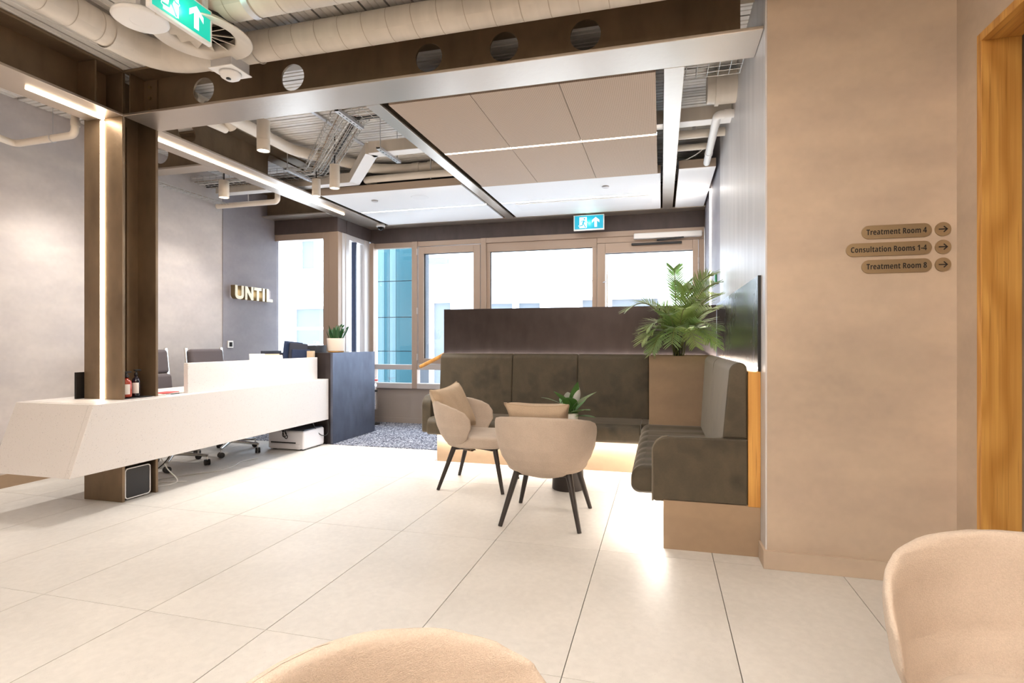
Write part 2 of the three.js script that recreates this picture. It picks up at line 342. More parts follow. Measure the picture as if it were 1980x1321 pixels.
// ---- door lining in the side wall
{
  const d = structGroup('door_1', [1.42, 0, 2.36]);
  part('jamb', bx(1.342, 1.49, 0, 2.465, 2.842, 2.878, 0.002), M.oak, d);
  part('jamb', bx(1.342, 1.49, 0, 2.465, 1.742, 1.778, 0.002), M.oak, d);
  const h = join(bx(1.342, 1.49, 2.465, 2.502, 1.742, 2.878, 0.002)); boxUV(h); const uv = h.attributes.uv; for (let k = 0; k < uv.count; k++) uv.setXY(k, uv.getX(k) * 1, uv.getY(k));
  part('head', h, M.oak, d, { uv: 'keep' });
}
// ---- ceiling: slab with a steel deck under it, laid one way in front of the main beam and the other way behind it
const DECK = 3.115;
{
  const ceil = struct('ceiling', bx(-5.3, 3.5, DECK + 0.055, 3.4, -2.9, 7.5), M.slot);
  const strip = (w) => {
    const s = new THREE.Shape(); const pts = [[0.006, 0.05], [0.0, 0.0], [w * 0.30, 0], [w * 0.32, 0.006], [w * 0.37, 0.006], [w * 0.39, 0], [w * 0.61, 0], [w * 0.63, 0.006], [w * 0.68, 0.006], [w * 0.70, 0], [w, 0], [w - 0.006, 0.05]];
    pts.forEach(([x, y], i) => (i ? s.lineTo(x, y) : s.moveTo(x, y))); return s;
  };
  for (let x = -5.02; x < 1.4; x += 0.152) part('deck_panel', alongZ(strip(0.138), -2.6, 3.235).translate(x, DECK, 0), M.deck, ceil);
  for (let z = 3.262; z < 7.1; z += 0.152) part('deck_panel', alongX(strip(0.138), -5.02, 0.515).translate(0, DECK, -z), M.deck, ceil);
}

// ---- shopfront windows
const winY = { sill: 0.53, low: 0.585, mid0: 0.765, mid1: 0.835, top: 2.575 };
{ // left bay, facing the street
  const w = structGroup('window_1', [-4.55, 0.5, 6.37]); const Z0 = 6.34, Z1 = 6.42;
  part('frame', [bx(-4.278, -4.19, 0.497, 2.598, Z0, Z1, 0.004), bx(-5.02, -4.278, 2.515, 2.598, Z0, Z1, 0.004), bx(-5.02, -4.278, 0.497, 0.57, Z0, Z1, 0.004)], M.champagne, w);
  part('panel', bx(-4.188, -4.052, 0.497, 2.598, Z0 - 0.004, Z1, 0.003), M.champagne, w);
  part('pane', bx(-5.02, -4.278, 0.57, 2.515, 6.385, 6.391), M.glass, w);
}
{ // the short return
  const w = structGroup('window_2', [-4.1, 0.5, 6.8]);
  part('frame', [bx(-4.13, -4.046, 0.497, 2.598, 6.422, 6.60, 0.003), bx(-4.13, -4.05, 2.53, 2.598, 6.60, 6.99, 0.003), bx(-4.13, -4.05, 0.497, 0.57, 6.60, 6.99, 0.003), bx(-4.13, -4.046, 0.497, 2.598, 6.99, 7.12, 0.003)], M.champagneLight, w);
  part('cover_strip', bx(-4.052, -4.040, 0.497, 2.598, 6.50, 6.512), M.champagneLight, w);
  part('mullion', bx(-4.12, -4.056, 0.57, 2.53, 6.765, 6.80, 0.003), M.navy, w);
  part('pane', bx(-4.095, -4.089, 0.57, 2.53, 6.60, 6.765), M.glass, w);
  part('pane', bx(-4.095, -4.089, 0.57, 2.53, 6.80, 6.99), M.glass, w);
}
const SZ0 = 7.175, SZ1 = 7.26;
{ // fixed light beside the corner
  const w = structGroup('window_3', [-3.7, 0.5, 7.2]);
  part('corner_post', bx(-4.052, -3.985, 0.497, 2.575, SZ0 - 0.05, SZ1, 0.004), M.champagne, w);
  part('mullion', bx(-3.40, -3.318, 0.497, 2.575, SZ0 - 0.02, SZ1, 0.004), M.champagne, w);
  part('rail', bx(-3.985, -3.40, 2.50, 2.575, SZ0, SZ1, 0.004), M.champagne, w);
  part('transom', bx(-3.985, -3.40, winY.mid0, winY.mid1, SZ0 - 0.02, SZ1, 0.004), M.champagneLight, w);
  part('sill', bx(-3.985, -3.40, 0.497, 0.572, SZ0 - 0.025, SZ1, 0.004), M.champagneLight, w);
  part('pane', bx(-3.985, -3.40, winY.mid1, 2.50, 7.215, 7.221), M.glass, w);
  part('pane', bx(-3.985, -3.40, 0.572, winY.mid0, 7.215, 7.221), M.glass, w);
}
{ // opening casement over a low light
  const w = structGroup('window_4', [-2.85, 0.5, 7.2]);
  part('head', bx(-3.318, -2.375, 2.505, 2.575, SZ0, SZ1, 0.004), M.champagne, w);
  const s = part('sash', [bx(-3.30, -3.222, 0.85, 2.495, SZ0 - 0.012, SZ1 - 0.02, 0.004), bx(-2.484, -2.385, 0.85, 2.495, SZ0 - 0.012, SZ1 - 0.02, 0.004), bx(-3.222, -2.484, 2.398, 2.495, SZ0 - 0.012, SZ1 - 0.02, 0.004), bx(-3.222, -2.484, 0.85, 0.925, SZ0 - 0.012, SZ1 - 0.02, 0.004)], M.champagne, w);
  for (const y of [0.90, 1.55, 2.38]) part('hinge', bx(-3.325, -3.307, y, y + 0.09, SZ0 - 0.028, SZ0 - 0.008, 0.004), M.champagneLight, s);
  part('gasket', [bx(-3.224, -3.206, 0.925, 2.398, 7.19, 7.215), bx(-3.222, -2.484, 2.390, 2.40, 7.19, 7.215)], M.gasket, w);
  part('transom', bx(-3.318, -2.375, winY.mid0, 0.846, SZ0 - 0.005, SZ1, 0.004), M.champagneLight, w);
  part('sill', bx(-3.318, -2.375, 0.497, 0.572, SZ0 - 0.025, SZ1, 0.004), M.champagneLight, w);
  part('pane', bx(-3.21, -2.484, 0.925, 2.392, 7.215, 7.221), M.glass, w);
  part('pane', bx(-3.318, -2.375, 0.572, winY.mid0, 7.215, 7.221), M.glass, w);
}
{ // big fixed light
  const w = structGroup('window_5', [-1.6, 0.5, 7.2]);
  part('mullion', bx(-2.375, -2.30, 0.497, 2.575, SZ0 - 0.02, SZ1, 0.004), M.champagne, w);
  part('frame', [bx(-2.30, -2.248, 0.572, 2.386, SZ0 + 0.01, SZ1, 0.003), bx(-0.862, -0.80, 0.02, 2.386, SZ0 + 0.006, SZ1, 0.003), bx(-2.30, -0.80, 2.386, 2.505, SZ0 + 0.01, SZ1, 0.003), bx(-2.30, -0.862, 0.497, 0.572, SZ0, SZ1, 0.004)], M.champagne, w);
  part('head', bx(-2.30, 0.515, 2.505, 2.575, SZ0 - 0.015, SZ1, 0.004), M.champagne, w);
  part('gasket', [bx(-2.249, -2.238, 0.572, 2.386, 7.195, 7.215), bx(-2.248, -0.862, 2.378, 2.388, 7.195, 7.215)], M.gasket, w);
  part('pane', bx(-2.24, -0.862, 0.572, 2.38, 7.215, 7.221), M.glass, w);
}
{ // street door
  const w = structGroup('door_2', [-0.15, 0.0, 7.2]);
  part('frame', [bx(-0.798, 0.515, 2.43, 2.505, SZ0, SZ1, 0.004), bx(0.45, 0.515, 0.0, 2.43, SZ0, SZ1, 0.004)], M.champagne, w);
  const leaf = part('leaf', [bx(-0.795, -0.69, 0.01, 2.425, SZ0 - 0.02, SZ1 - 0.02, 0.004), bx(0.378, 0.445, 0.01, 2.425, SZ0 - 0.02, SZ1 - 0.02, 0.004), bx(-0.69, 0.378, 2.298, 2.425, SZ0 - 0.02, SZ1 - 0.02, 0.004), bx(-0.69, 0.378, 0.01, 0.22, SZ0 - 0.02, SZ1 - 0.02, 0.004)], M.champagne, w);
  part('handle', [rod(V(-0.715, 1.92, 7.14), V(-0.66, 1.935, 7.10), 0.009), rod(V(-0.66, 0.9, 7.105), V(-0.66, 2.06, 7.105), 0.014)], M.silver, leaf);
  for (const y of [1.62, 1.98]) part('hinge', [0, 0.075, 0.15].map((d) => rod(V(0.447, y + d, 7.148), V(0.447, y + d + 0.068, 7.148), 0.010)), M.champagneLight, leaf);
  part('gasket', bx(-0.69, 0.378, 2.290, 2.30, 7.19, 7.215), M.gasket, w);
  part('pane', bx(-0.69, 0.378, 0.22, 2.292, 7.2, 7.206), M.glass, w);
}
{ // door closer over the street door
  const t = thing('door_closer', 'white door closer with a dark sliding arm above the street door', 'door closer', [0.08, 2.40, 7.12]);
  part('body', bx(-0.33, 0.485, 2.452, 2.522, 7.085, 7.174, 0.012), M.white, t);
  part('arm', rod(V(-0.05, 2.425, 7.10), V(0.27, 2.447, 7.095), 0.011), M.black, t);
  part('slide_rail', bx(-0.36, 0.25, 2.378, 2.404, 7.115, 7.152, 0.005), M.black, t);
}

// ================================================================ STEEL FRAME
const bolt = (p, axis) => { const g = new THREE.CylinderGeometry(0.013, 0.013, 0.014, 6); if (axis === 'z') g.rotateX(Math.PI / 2); if (axis === 'x') g.rotateZ(Math.PI / 2); return g.translate(p.x, p.y, p.z); };
{
  const c = thing('steel_column', 'bronze painted steel H column rising through the terrazzo desk', 'column', [-3.92, 0, 3.245]);
  part('flange', bx(-4.10, -3.74, 0, DECK, 3.10, 3.122, 0.003), M.bronze, c);
  part('flange', bx(-4.10, -3.74, 0, DECK, 3.372, 3.394, 0.003), M.bronze, c);
  part('web', bx(-3.928, -3.912, 0, DECK, 3.122, 3.372), M.bronze, c);
  part('cover_strip', bx(-3.912, -3.900, 0, 2.78, 3.27, 3.29), M.bronze, c);
}
function beamX(label, x0, x1, zc, w, y0, y1, holes = [], webTo = x1, mat = M.bronze, group) {
  const t = thing('steel_beam', label, 'beam', [(x0 + x1) / 2, y0, zc], group);
  const s = new THREE.Shape(); s.moveTo(x0, y0 + 0.016); s.lineTo(webTo, y0 + 0.016); s.lineTo(webTo, y1 - 0.016); s.lineTo(x0, y1 - 0.016); s.closePath();
  for (const [hx, hy, r] of holes) { const h = new THREE.Path(); h.absarc(hx, hy, r, 0, Math.PI * 2, true); s.holes.push(h); }
  part('web', extrude(s, 0.014, 0, 1, 40).translate(0, 0, -zc - 0.007), mat, t);
  part('bottom_flange', bx(x0, x1, y0, y0 + 0.018, zc - w / 2, zc + w / 2, 0.003), M.bronzeFloorLit, t);
  part('top_flange', bx(x0, x1, y1 - 0.018, y1, zc - w / 2, zc + w / 2, 0.003), mat, t);
  return t;
}
function beamZ(label, xc, z0, z1, w, y0, y1, holes = [], mat = M.bronze, gap) {
  const t = thing('steel_beam', label, 'beam', [xc, y0, (z0 + z1) / 2]);
  const s = new THREE.Shape(); s.moveTo(z0, y0 + 0.016); s.lineTo(z1, y0 + 0.016); s.lineTo(z1, y1 - 0.016); s.lineTo(z0, y1 - 0.016); s.closePath();
  for (const [hz, hy, r] of holes) { const h = new THREE.Path(); h.absarc(hz, hy, r, 0, Math.PI * 2, true); s.holes.push(h); }
  if (gap) s.holes.push(new THREE.Path(roundRect(gap[0], gap[1], y0 + 0.03, y1 - 0.03, 0.05).getPoints(6)));
  part('web', extrude(s, 0.014, 0, 1, 40).rotateY(Math.PI / 2).translate(xc - 0.007, 0, 0), mat, t);
  part('bottom_flange', bx(xc - w / 2, xc + w / 2, y0, y0 + 0.018, z0, z1, 0.003), M.bronzeFloorLit, t);
  part('top_flange', bx(xc - w / 2, xc + w / 2, y1 - 0.018, y1, z0, z1, 0.003), mat, t);
  return t;
}
const BT = 3.112;
{
  const b = beamX('deep bronze steel beam with round web holes crossing the room in front', -3.738, 0.515, 3.25, 0.30, 2.78, BT, [-3.167, -2.426, -1.423, -0.927, -0.429].map((x) => [x, 2.962, 0.0905]), 0.42);
  part('end_plate', bx(-3.70, -3.69, 2.80, 3.09, 3.12, 3.243), M.bronze, b);
  part('cleat', bx(-3.69, -3.57, 2.81, 3.08, 3.228, 3.242), M.bronze, b);
  for (const y of [2.86, 2.95, 3.03]) part('bolt', bolt(V(-3.63, y, 3.222), 'z'), M.brassSide, b);
  const c = beamZ('bronze steel beam running from the column towards the viewer', -3.90, -2.68, 3.098, 0.34, 2.78, BT);
  part('stiffener', bx(-3.893, -3.74, 2.80, 3.09, 2.90, 2.912), M.bronze, c);
  part('cleat', bx(-3.892, -3.878, 2.81, 3.08, 2.93, 3.09), M.bronze, c);
  for (const y of [2.86, 3.03]) part('bolt', bolt(V(-3.872, y, 3.0), 'x'), M.brassSide, c);
  beamZ('bronze steel beam running from the column back to the shopfront', -3.89, 3.396, 6.97, 0.34, 2.78, BT, [[3.80, 2.94, 0.09]], M.bronze, [4.80, 5.80]);
  beamX('short bronze steel beam with one web hole near the left wall', -5.028, -4.062, 4.23, 0.16, 2.78, BT, [[-4.62, 2.95, 0.085]]);
  beamX('short bronze steel beam at the far left above the lettering wall', -5.02, -4.062, 6.20, 0.22, 2.78, BT);
  const thin = [
    beamZ('slim steel beam left of the perforated ceiling raft', -1.91, 3.402, 6.968, 0.105, 2.78, 2.95),
    beamZ('slim steel beam right of the perforated ceiling raft', 0.077, 3.402, 6.968, 0.118, 2.78, 2.95)];
  beamX('bronze perimeter beam along the top of the shopfront', -4.05, 0.515, 7.075, 0.21, 2.78, BT);
}

// ================================================================ CEILING RAFTS
{
  const t = thing('acoustic_raft', 'tan perforated acoustic ceiling raft of six panels', 'ceiling raft', [-0.92, 2.785, 4.47]);
  const xs = [-1.81, -1.215, -0.622, -0.03];
  for (const [z0, z1] of [[3.44, 4.458], [4.492, 5.505]]) for (let i = 0; i < 3; i++) part('panel', bx(xs[i] + 0.002, xs[i + 1] - 0.002, 2.785, 2.82, z0, z1), M.acoustic, t);
  part('backing', bx(-1.80, -0.04, 2.82, 2.84, 3.46, 5.49), M.slot, t);
}
function raft(label, x0, x1, z0, z1, led0, led1) {
  const t = thing('plaster_raft', label, 'ceiling raft', [(x0 + x1) / 2, 2.785, (z0 + z1) / 2]);
  part('board', [bx(x0, x1, 2.785, 2.80, z0, 6.215), bx(x0, x1, 2.785, 2.80, 6.245, z1)], M.raftWhite, t);
  part('edge_trim', [bx(x0, x1, 2.7855, 2.862, z0 - 0.012, z0), bx(x0 - 0.001, x0 + 0.01, 2.80, 2.862, z0, z1), bx(x1 - 0.01, x1 + 0.001, 2.80, 2.862, z0, z1)], M.raftEdge, t);
  part('top_board', bx(x0, x1, 2.80, 2.86, z0, z1), M.raftWhite, t);
  return t;
}
const r1 = raft('white plasterboard raft with round speaker grille at the left', -3.66, -2.0, 5.385, 6.962);
part('speaker_grille', lathe([[0, -0.004], [0.09, -0.004], [0.098, 0.0], [0.098, 0.001]], V(-2.62, 2.785, 5.72), 40), M.white, r1);
part('sprinkler_cap', lathe([[0, -0.012], [0.036, -0.012], [0.038, 0], [0.0, 0.001]], V(-3.18, 2.785, 5.72), 28), M.champagneLight, r1);
const r2 = raft('white plasterboard raft between the two slim steel beams', -1.82, -0.005, 5.515, 6.962);
part('sprinkler_cap', lathe([[0, -0.012], [0.036, -0.012], [0.038, 0], [0.0, 0.001]], V(-0.56, 2.785, 5.83), 28), M.champagneLight, r2);
part('access_panel', bx(-1.66, -0.1, 2.778, 2.786, 6.30, 6.62), M.white, r2);
raft('narrow white plasterboard raft against the right wall', 0.165, 0.492, 5.43, 6.962);

// ================================================================ LIGHT STRIPS (each a glowing diffuser with a light of its size before it)
function strip(label, box, mat, at, to, w, h, color, k, group) {
  const m = part('led_strip', box, mat); tag(m, label, 'light', group);
  areaLight(at, to, w, h, color, k); return m;
}
{
  // under the beam that runs back from the column
  strip('long warm light strip under the beam running back from the column', bx(-3.895, -3.875, 2.768, 2.78, 3.42, 6.20), M.ledWarm, V(-3.885, 2.765, 4.81), V(-3.885, 0, 4.81), 0.024, 2.78, WARM, 24);
  strip('short warm light strip under the beam in front of the column', bx(-3.913, -3.887, 2.768, 2.78, 2.585, 3.085), M.ledWarm, V(-3.90, 2.765, 2.83), V(-3.90, 0, 2.83), 0.024, 0.5, WARM, 60);
  strip('upright warm light strip on the front face of the column', bx(-3.936, -3.906, 0.742, 2.765, 3.090, 3.10), M.ledWarm, V(-3.921, 1.75, 3.087), V(-3.921, 1.75, 0), 0.026, 2.0, WARM, 16);
  strip('warm light strip between the perforated ceiling panels', bx(-1.81, -0.03, 2.786, 2.80, 4.461, 4.489), M.ledSoft, V(-0.92, 2.783, 4.475), V(-0.92, 0, 4.475), 1.78, 0.026, SOFT, 40);
  for (const [label, x0, x1, k] of [['pale light strip across the white raft with the speaker', -3.65, -2.01, 28], ['pale light strip across the white raft between the slim beams', -1.81, -0.015, 28], ['short pale light strip across the narrow raft by the wall', 0.175, 0.482, 28]])
    strip(label, bx(x0, x1, 2.787, 2.798, 6.216, 6.244), M.ledCool, V((x0 + x1) / 2, 2.784, 6.23), V((x0 + x1) / 2, 0, 6.23), x1 - x0, 0.026, COOL, k);
  strip('upright light strip on the far right wall behind the palm', bx(0.503, 0.519, 0.9, 2.80, 6.255, 6.285), M.ledSoft, V(0.50, 1.85, 6.27), V(-3, 1.85, 6.27), 0.026, 1.9, SOFT, 40);
  // coves of the benches
  strip('hidden light strip under the seat of the long bench', bx(-2.14, -0.02, 0.268, 0.278, 4.93, 4.95), M.ledSoft, V(-1.08, 0.264, 4.94), V(-1.08, 0, 4.94), 2.12, 0.02, SOFT, 60);
  strip('hidden light strip under the seat of the side bench', bx(-0.04, -0.02, 0.268, 0.278, 3.26, 4.86), M.ledSoft, V(-0.03, 0.264, 4.06), V(-0.03, 0, 4.06), 0.02, 1.6, SOFT, 75);
  strip('light strip on the ledge behind the side bench cushions', bx(0.478, 0.498, 0.998, 1.006, 3.215, 5.44), M.ledSoft, V(0.488, 1.01, 4.32), V(0.488, 3, 4.32), 0.018, 2.2, SOFT, 55);
  strip('light strip on the ledge behind the long bench cushions', bx(-2.20, 0.45, 1.016, 1.022, 5.445, 5.460), M.ledSoft, V(-0.90, 1.026, 5.452), V(-0.90, 3, 5.452), 2.6, 0.014, SOFT, 34);
  // two ceiling lines above and behind the viewer, which light the near floor and the sign wall
  strip('long ceiling light line overhead, just outside the top of the picture', bx(-1.6, 0.9, 2.94, 2.97, 0.57, 0.63), M.ledSoft, V(-0.35, 2.935, 0.60), V(-0.35, 0, 0.60), 2.5, 0.055, SOFT, 46);
  strip('long ceiling light line behind the viewer', bx(-3.4, 1.1, 2.94, 2.97, -1.33, -1.27), M.ledSoft, V(-1.15, 2.935, -1.30), V(-1.15, 0, -1.30), 4.5, 0.055, SOFT, 88);
}
areaLight(V(-0.35, 2.975, 0.60), V(-0.35, 5, 0.60), 2.5, 0.055, SOFT, 60);   // upward light added above both lines to brighten the deck
areaLight(V(-1.15, 2.975, -1.30), V(-1.15, 5, -1.30), 4.5, 0.055, SOFT, 60);
// ---- cylinder spotlights
function spotlight(label, X, Y0, Y1, Z, r, k, aim) {
  const t = thing('ceiling_spotlight', label, 'spotlight', [X, Y0, Z], 'cylinder ceiling spotlights');
  const c = V(X, 0, Z);
  const seam = Y0 + (Y1 - Y0) * 0.36;
  part('housing', [lathe([[0, Y1], [r, Y1], [r, seam + 0.002], [r * 0.93, seam + 0.002], [r * 0.93, seam - 0.002], [r, seam - 0.002], [r, Y0], [r - 0.006, Y0], [r - 0.006, Y0 + 0.02], [0, Y0 + 0.02]].reverse(), c, 32)], M.pipe, t);
  part('lamp', lathe([[0, Y0 + 0.006], [r - 0.007, Y0 + 0.006], [r - 0.007, Y0 + 0.012], [0, Y0 + 0.012]], c, 28), M.ledSoft, t);
  part('stem', rod(V(X, Y1, Z), V(X, DECK, Z), 0.006), M.cableBlack, t);
  const l = new THREE.SpotLight(SOFT, k, 0, 0.95, 1.0, 2); l.position.copy(V(X, Y0 - 0.01, Z)); l.target.position.copy(V(...aim)); l.shadow.radius = 1.5; l.castShadow = true; scene.add(l, l.target);
}
spotlight('cylinder ceiling spotlight nearest the main beam, in front of the slanting cable basket', -3.06, 2.68, 2.92, 3.73, 0.050, 6, [-3.2, 0, 4.2]);
spotlight('cylinder ceiling spotlight over the gap behind the slanting cable basket', -2.96, 2.60, 2.82, 4.57, 0.046, 6, [-3.0, 0, 4.7]);
spotlight('cylinder ceiling spotlight close to the pale left wall', -4.38, 2.655, 2.83, 4.75, 0.050, 3, [-4.75, 0, 4.7]);
spotlight('cylinder ceiling spotlight hidden behind the column, washing the pale left wall', -4.36, 2.70, 2.90, 3.46, 0.050, 4.5, [-4.75, 0, 3.5]);
spotlight('small cylinder ceiling spotlight under the strut rail', -3.42, 2.655, 2.83, 4.95, 0.042, 5, [-3.5, 0, 5.1]);

// ================================================================ AIR DUCTS AND CEILING DEVICES (front)
{
  const t = thing('air_duct', 'round beige spiral air duct turning along the main beam', 'duct', [-1.4, 2.90, 2.92]);
  const R = 0.090, Y = 3.004;
  part('duct_run', bend([V(-3.18, Y, -2.6), V(-3.18, Y, 2.92), V(0.52, Y, 2.92)], R, 0.30, 14, 28), M.duct, t);
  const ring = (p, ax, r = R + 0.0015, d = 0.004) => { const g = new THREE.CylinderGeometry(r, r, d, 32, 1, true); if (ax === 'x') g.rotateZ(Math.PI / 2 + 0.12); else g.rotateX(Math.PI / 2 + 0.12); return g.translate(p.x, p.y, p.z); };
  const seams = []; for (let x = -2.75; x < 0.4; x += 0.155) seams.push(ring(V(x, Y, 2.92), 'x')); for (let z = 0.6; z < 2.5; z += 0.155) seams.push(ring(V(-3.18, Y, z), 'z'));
  part('spiral_seam', seams, M.ductSeamShade, t);
  for (const g of [ring(V(-2.80, Y, 2.92), 'x', R + 0.005, 0.05), ring(V(-3.18, Y, 2.55), 'z', R + 0.005, 0.05), ring(V(-3.18, Y, 1.9), 'z', R + 0.005, 0.05)]) part('collar', g, M.duct, t);
  part('hanger', [rod(V(-2.43, 3.1, 2.92), V(-2.43, 2.99, 2.80), 0.003), rod(V(-2.43, 3.1, 2.92), V(-2.43, 2.99, 3.04), 0.003), tube([V(-2.43, 3.0, 2.825), V(-2.43, 2.93, 2.86), V(-2.43, 2.908, 2.92), V(-2.43, 2.93, 2.98), V(-2.43, 3.0, 3.015)], 0.003, 16, 6)], M.cableGrey, t);
  const u = thing('air_duct', 'second round beige air duct at the top edge feeding the round diffuser', 'duct', [-1.2, 2.9, 2.50]);
  part('duct_run', bend([V(0.9, Y, 2.50), V(-2.455, Y, 2.50)], 0.095, 0.1, 8, 28), M.duct, u);
  const s2 = []; for (let x = -2.25; x < 0.8; x += 0.155) s2.push(ring(V(x, Y, 2.50), 'x', 0.0975)); part('spiral_seam', s2, M.ductSeamShade, u);
  part('clamp', ring(V(-2.12, Y, 2.50), 'x', 0.101, 0.035), M.galvSteel, u);
  // swirl diffuser
  const d = thing('air_diffuser', 'round swirl air diffuser with radial blades under the ceiling', 'air vent', [-2.46, 2.84, 2.51]);
  const c = V(-2.46, 0, 2.51);
  part('rim', lathe([[0.165, 2.905], [0.165, 2.865], [0.18, 2.852], [0.25, 2.845], [0.256, 2.85], [0.25, 2.857], [0.2, 2.868], [0.178, 2.905]], c, 64), M.duct, d);
  part('plenum', lathe([[0.0, 2.925], [0.175, 2.925], [0.178, 2.905]], c, 48), M.slot, d);
  for (let k = 0; k < 12; k++) { const a = k / 12 * 6.283; const g = new THREE.BoxGeometry(0.13, 0.004, 0.055); g.rotateX(0.6); g.translate(0.1, 0, 0); g.rotateY(a); part('blade', g.translate(c.x, 2.872, c.z), M.duct, d); }
  part('hub', lathe([[0, 2.862], [0.034, 2.864], [0.036, 2.885], [0, 2.887]], c, 24), M.duct, d);
  // wireless access point
  const w = thing('access_point', 'white disc shaped wireless access point hanging below the duct', 'access point', [-2.64, 2.835, 2.29]);
  part('body', lathe([[0, 2.838], [0.045, 2.838], [0.0475, 2.8395], [0.05, 2.837], [0.118, 2.840], [0.132, 2.850], [0.128, 2.865], [0.06, 2.872], [0, 2.872]], V(-2.64, 0, 2.29), 64), M.white, w);
  part('stem', bx(-2.655, -2.625, 2.872, DECK, 2.275, 2.305), M.galvSteel, w);
  // hanging dome camera
  const k = thing('ceiling_camera', 'white dome camera on a grey box in front of the main beam', 'camera', [-2.53, 2.74, 2.80]);
  part('box', bx(-2.605, -2.455, 2.80, 2.868, 2.72, 2.87, 0.003), M.galvSteel, k);
  part('plate', bx(-2.615, -2.445, 2.794, 2.80, 2.71, 2.88, 0.002), M.white, k);
  const dome = part('dome', lathe([[0, 2.748], [0.028, 2.750], [0.052, 2.764], [0.060, 2.778], [0.062, 2.794], [0, 2.794]], V(-2.53, 0, 2.795), 40), M.white, k);
  part('lens', lathe([[0, 2.745], [0.014, 2.747], [0.014, 2.752], [0, 2.752]], V(-2.525, 0, 2.775), 20), M.black, dome);
  part('stem', rod(V(-2.53, 2.868, 2.80), V(-2.53, DECK, 2.80), 0.011), M.black, k);
  // spotlight head at the top left
  const sp = thing('track_spotlight', 'tilted white spotlight head at the top edge beside the duct', 'spotlight', [-2.85, 2.86, 1.95]);
  part('head', rod(V(-2.86, 2.99, 1.98), V(-2.83, 2.90, 2.03), 0.038, 0.042, 28), M.white, sp);
  part('snoot', rod(V(-2.829, 2.897, 2.032), V(-2.826, 2.890, 2.036), 0.040, 0.036, 28), M.blackGloss, sp);
  part('stem', rod(V(-2.86, 2.97, 1.98), V(-2.86, DECK, 1.98), 0.007), M.white, sp);
}
// ---- exit signs
function exitTexture(green, w = 512, h = 256) {
  const c = document.createElement('canvas'); c.width = w; c.height = h; const x = c.getContext('2d');
  x.fillStyle = green; x.fillRect(0, 0, w, h); x.fillStyle = '#ffffff'; x.strokeStyle = '#ffffff';
  x.fillRect(w * 0.17, h * 0.10, w * 0.26, h * 0.82);
  x.beginPath(); x.moveTo(w * 0.74, h * 0.13); x.lineTo(w * 0.87, h * 0.36); x.lineTo(w * 0.87, h * 0.56); x.lineTo(w * 0.785, h * 0.40); x.lineTo(w * 0.785, h * 0.88); x.lineTo(w * 0.695, h * 0.88); x.lineTo(w * 0.695, h * 0.40); x.lineTo(w * 0.61, h * 0.56); x.lineTo(w * 0.61, h * 0.36); x.closePath(); x.fill();
  const man = (col, g) => {
    x.strokeStyle = col; x.fillStyle = col; x.lineCap = 'round'; x.lineJoin = 'round';
    const L = (pts, t) => { x.lineWidth = h * t + g; x.beginPath(); pts.forEach(([a, b], i) => (i ? x.lineTo(w * a, h * b) : x.moveTo(w * a, h * b))); x.stroke(); };
    x.beginPath(); x.arc(w * 0.345, h * 0.23, h * 0.062 + g / 2, 0, 6.3); x.fill();
    L([[0.325, 0.40], [0.295, 0.58]], 0.12); L([[0.325, 0.385], [0.245, 0.39], [0.215, 0.49]], 0.045); L([[0.335, 0.39], [0.375, 0.48], [0.425, 0.49]], 0.045);
    L([[0.30, 0.58], [0.345, 0.72], [0.385, 0.88]], 0.066); L([[0.285, 0.58], [0.265, 0.74], [0.165, 0.75]], 0.066);
  };
  man('#ffffff', h * 0.05); man(green, 0);
  const t = new THREE.CanvasTexture(c); t.colorSpace = THREE.SRGBColorSpace; t.magFilter = THREE.LinearFilter; return t;
}
function exitSign(label, base, turn, W, H, green, k) {
  const t = localThing('exit_sign', label, 'exit sign', base, turn);
  const map = exitTexture(green);
  part('housing', new RoundedBoxGeometry(W, H, 0.024, 2, 0.004).translate(0, H / 2, 0), M.white, t);
  const m = new THREE.MeshStandardMaterial({ color: lin(0.3, 0.3, 0.3), map, emissive: lin(1, 1, 1), emissiveMap: map, emissiveIntensity: k, roughness: 0.4 });
  part('legend', new THREE.PlaneGeometry(W * 0.93, H * 0.86).translate(0, H * 0.52, 0.0125), m, t, { uv: 'keep' });
  const l = new THREE.PointLight(new THREE.Color(0.5, 1, 0.8), 0.03); l.position.set(0, H / 2, 0.06); t.add(l);
  return t;
}
const exitNear = exitSign('large green exit sign hanging beside the round diffuser', [-2.30, 2.715, 2.215], Math.PI / 2, 0.37, 0.185, '#12b59c', 0.75);
part('stem', [bx(-0.012, 0.012, 0.185, 0.40, -0.008, 0.008).translate(-0.15, 0, 0)], M.galvSteel, exitNear);
part('stem', [bx(-0.012, 0.012, 0.185, 0.40, -0.008, 0.008).translate(0.15, 0, 0)], M.galvSteel, exitNear);
exitSign('green exit sign above the glazed shopfront', [-0.878, 2.567, 6.98], 0, 0.385, 0.195, '#0a9fbc', 0.7);
{
  const t = thing('dome_camera', 'small dome camera in the ceiling corner above the teal pane', 'camera', [-3.74, 2.70, 6.90]);
  part('base', lathe([[0, 2.785], [0.055, 2.785], [0.06, 2.75], [0.05, 2.742], [0, 2.742]].reverse(), V(-3.735, 0, 6.88), 32), M.white, t);
  part('dome', lathe([[0, 2.695], [0.022, 2.70], [0.04, 2.718], [0.044, 2.742], [0, 2.742]], V(-3.735, 0, 6.88), 32), M.blackGloss, t);
}
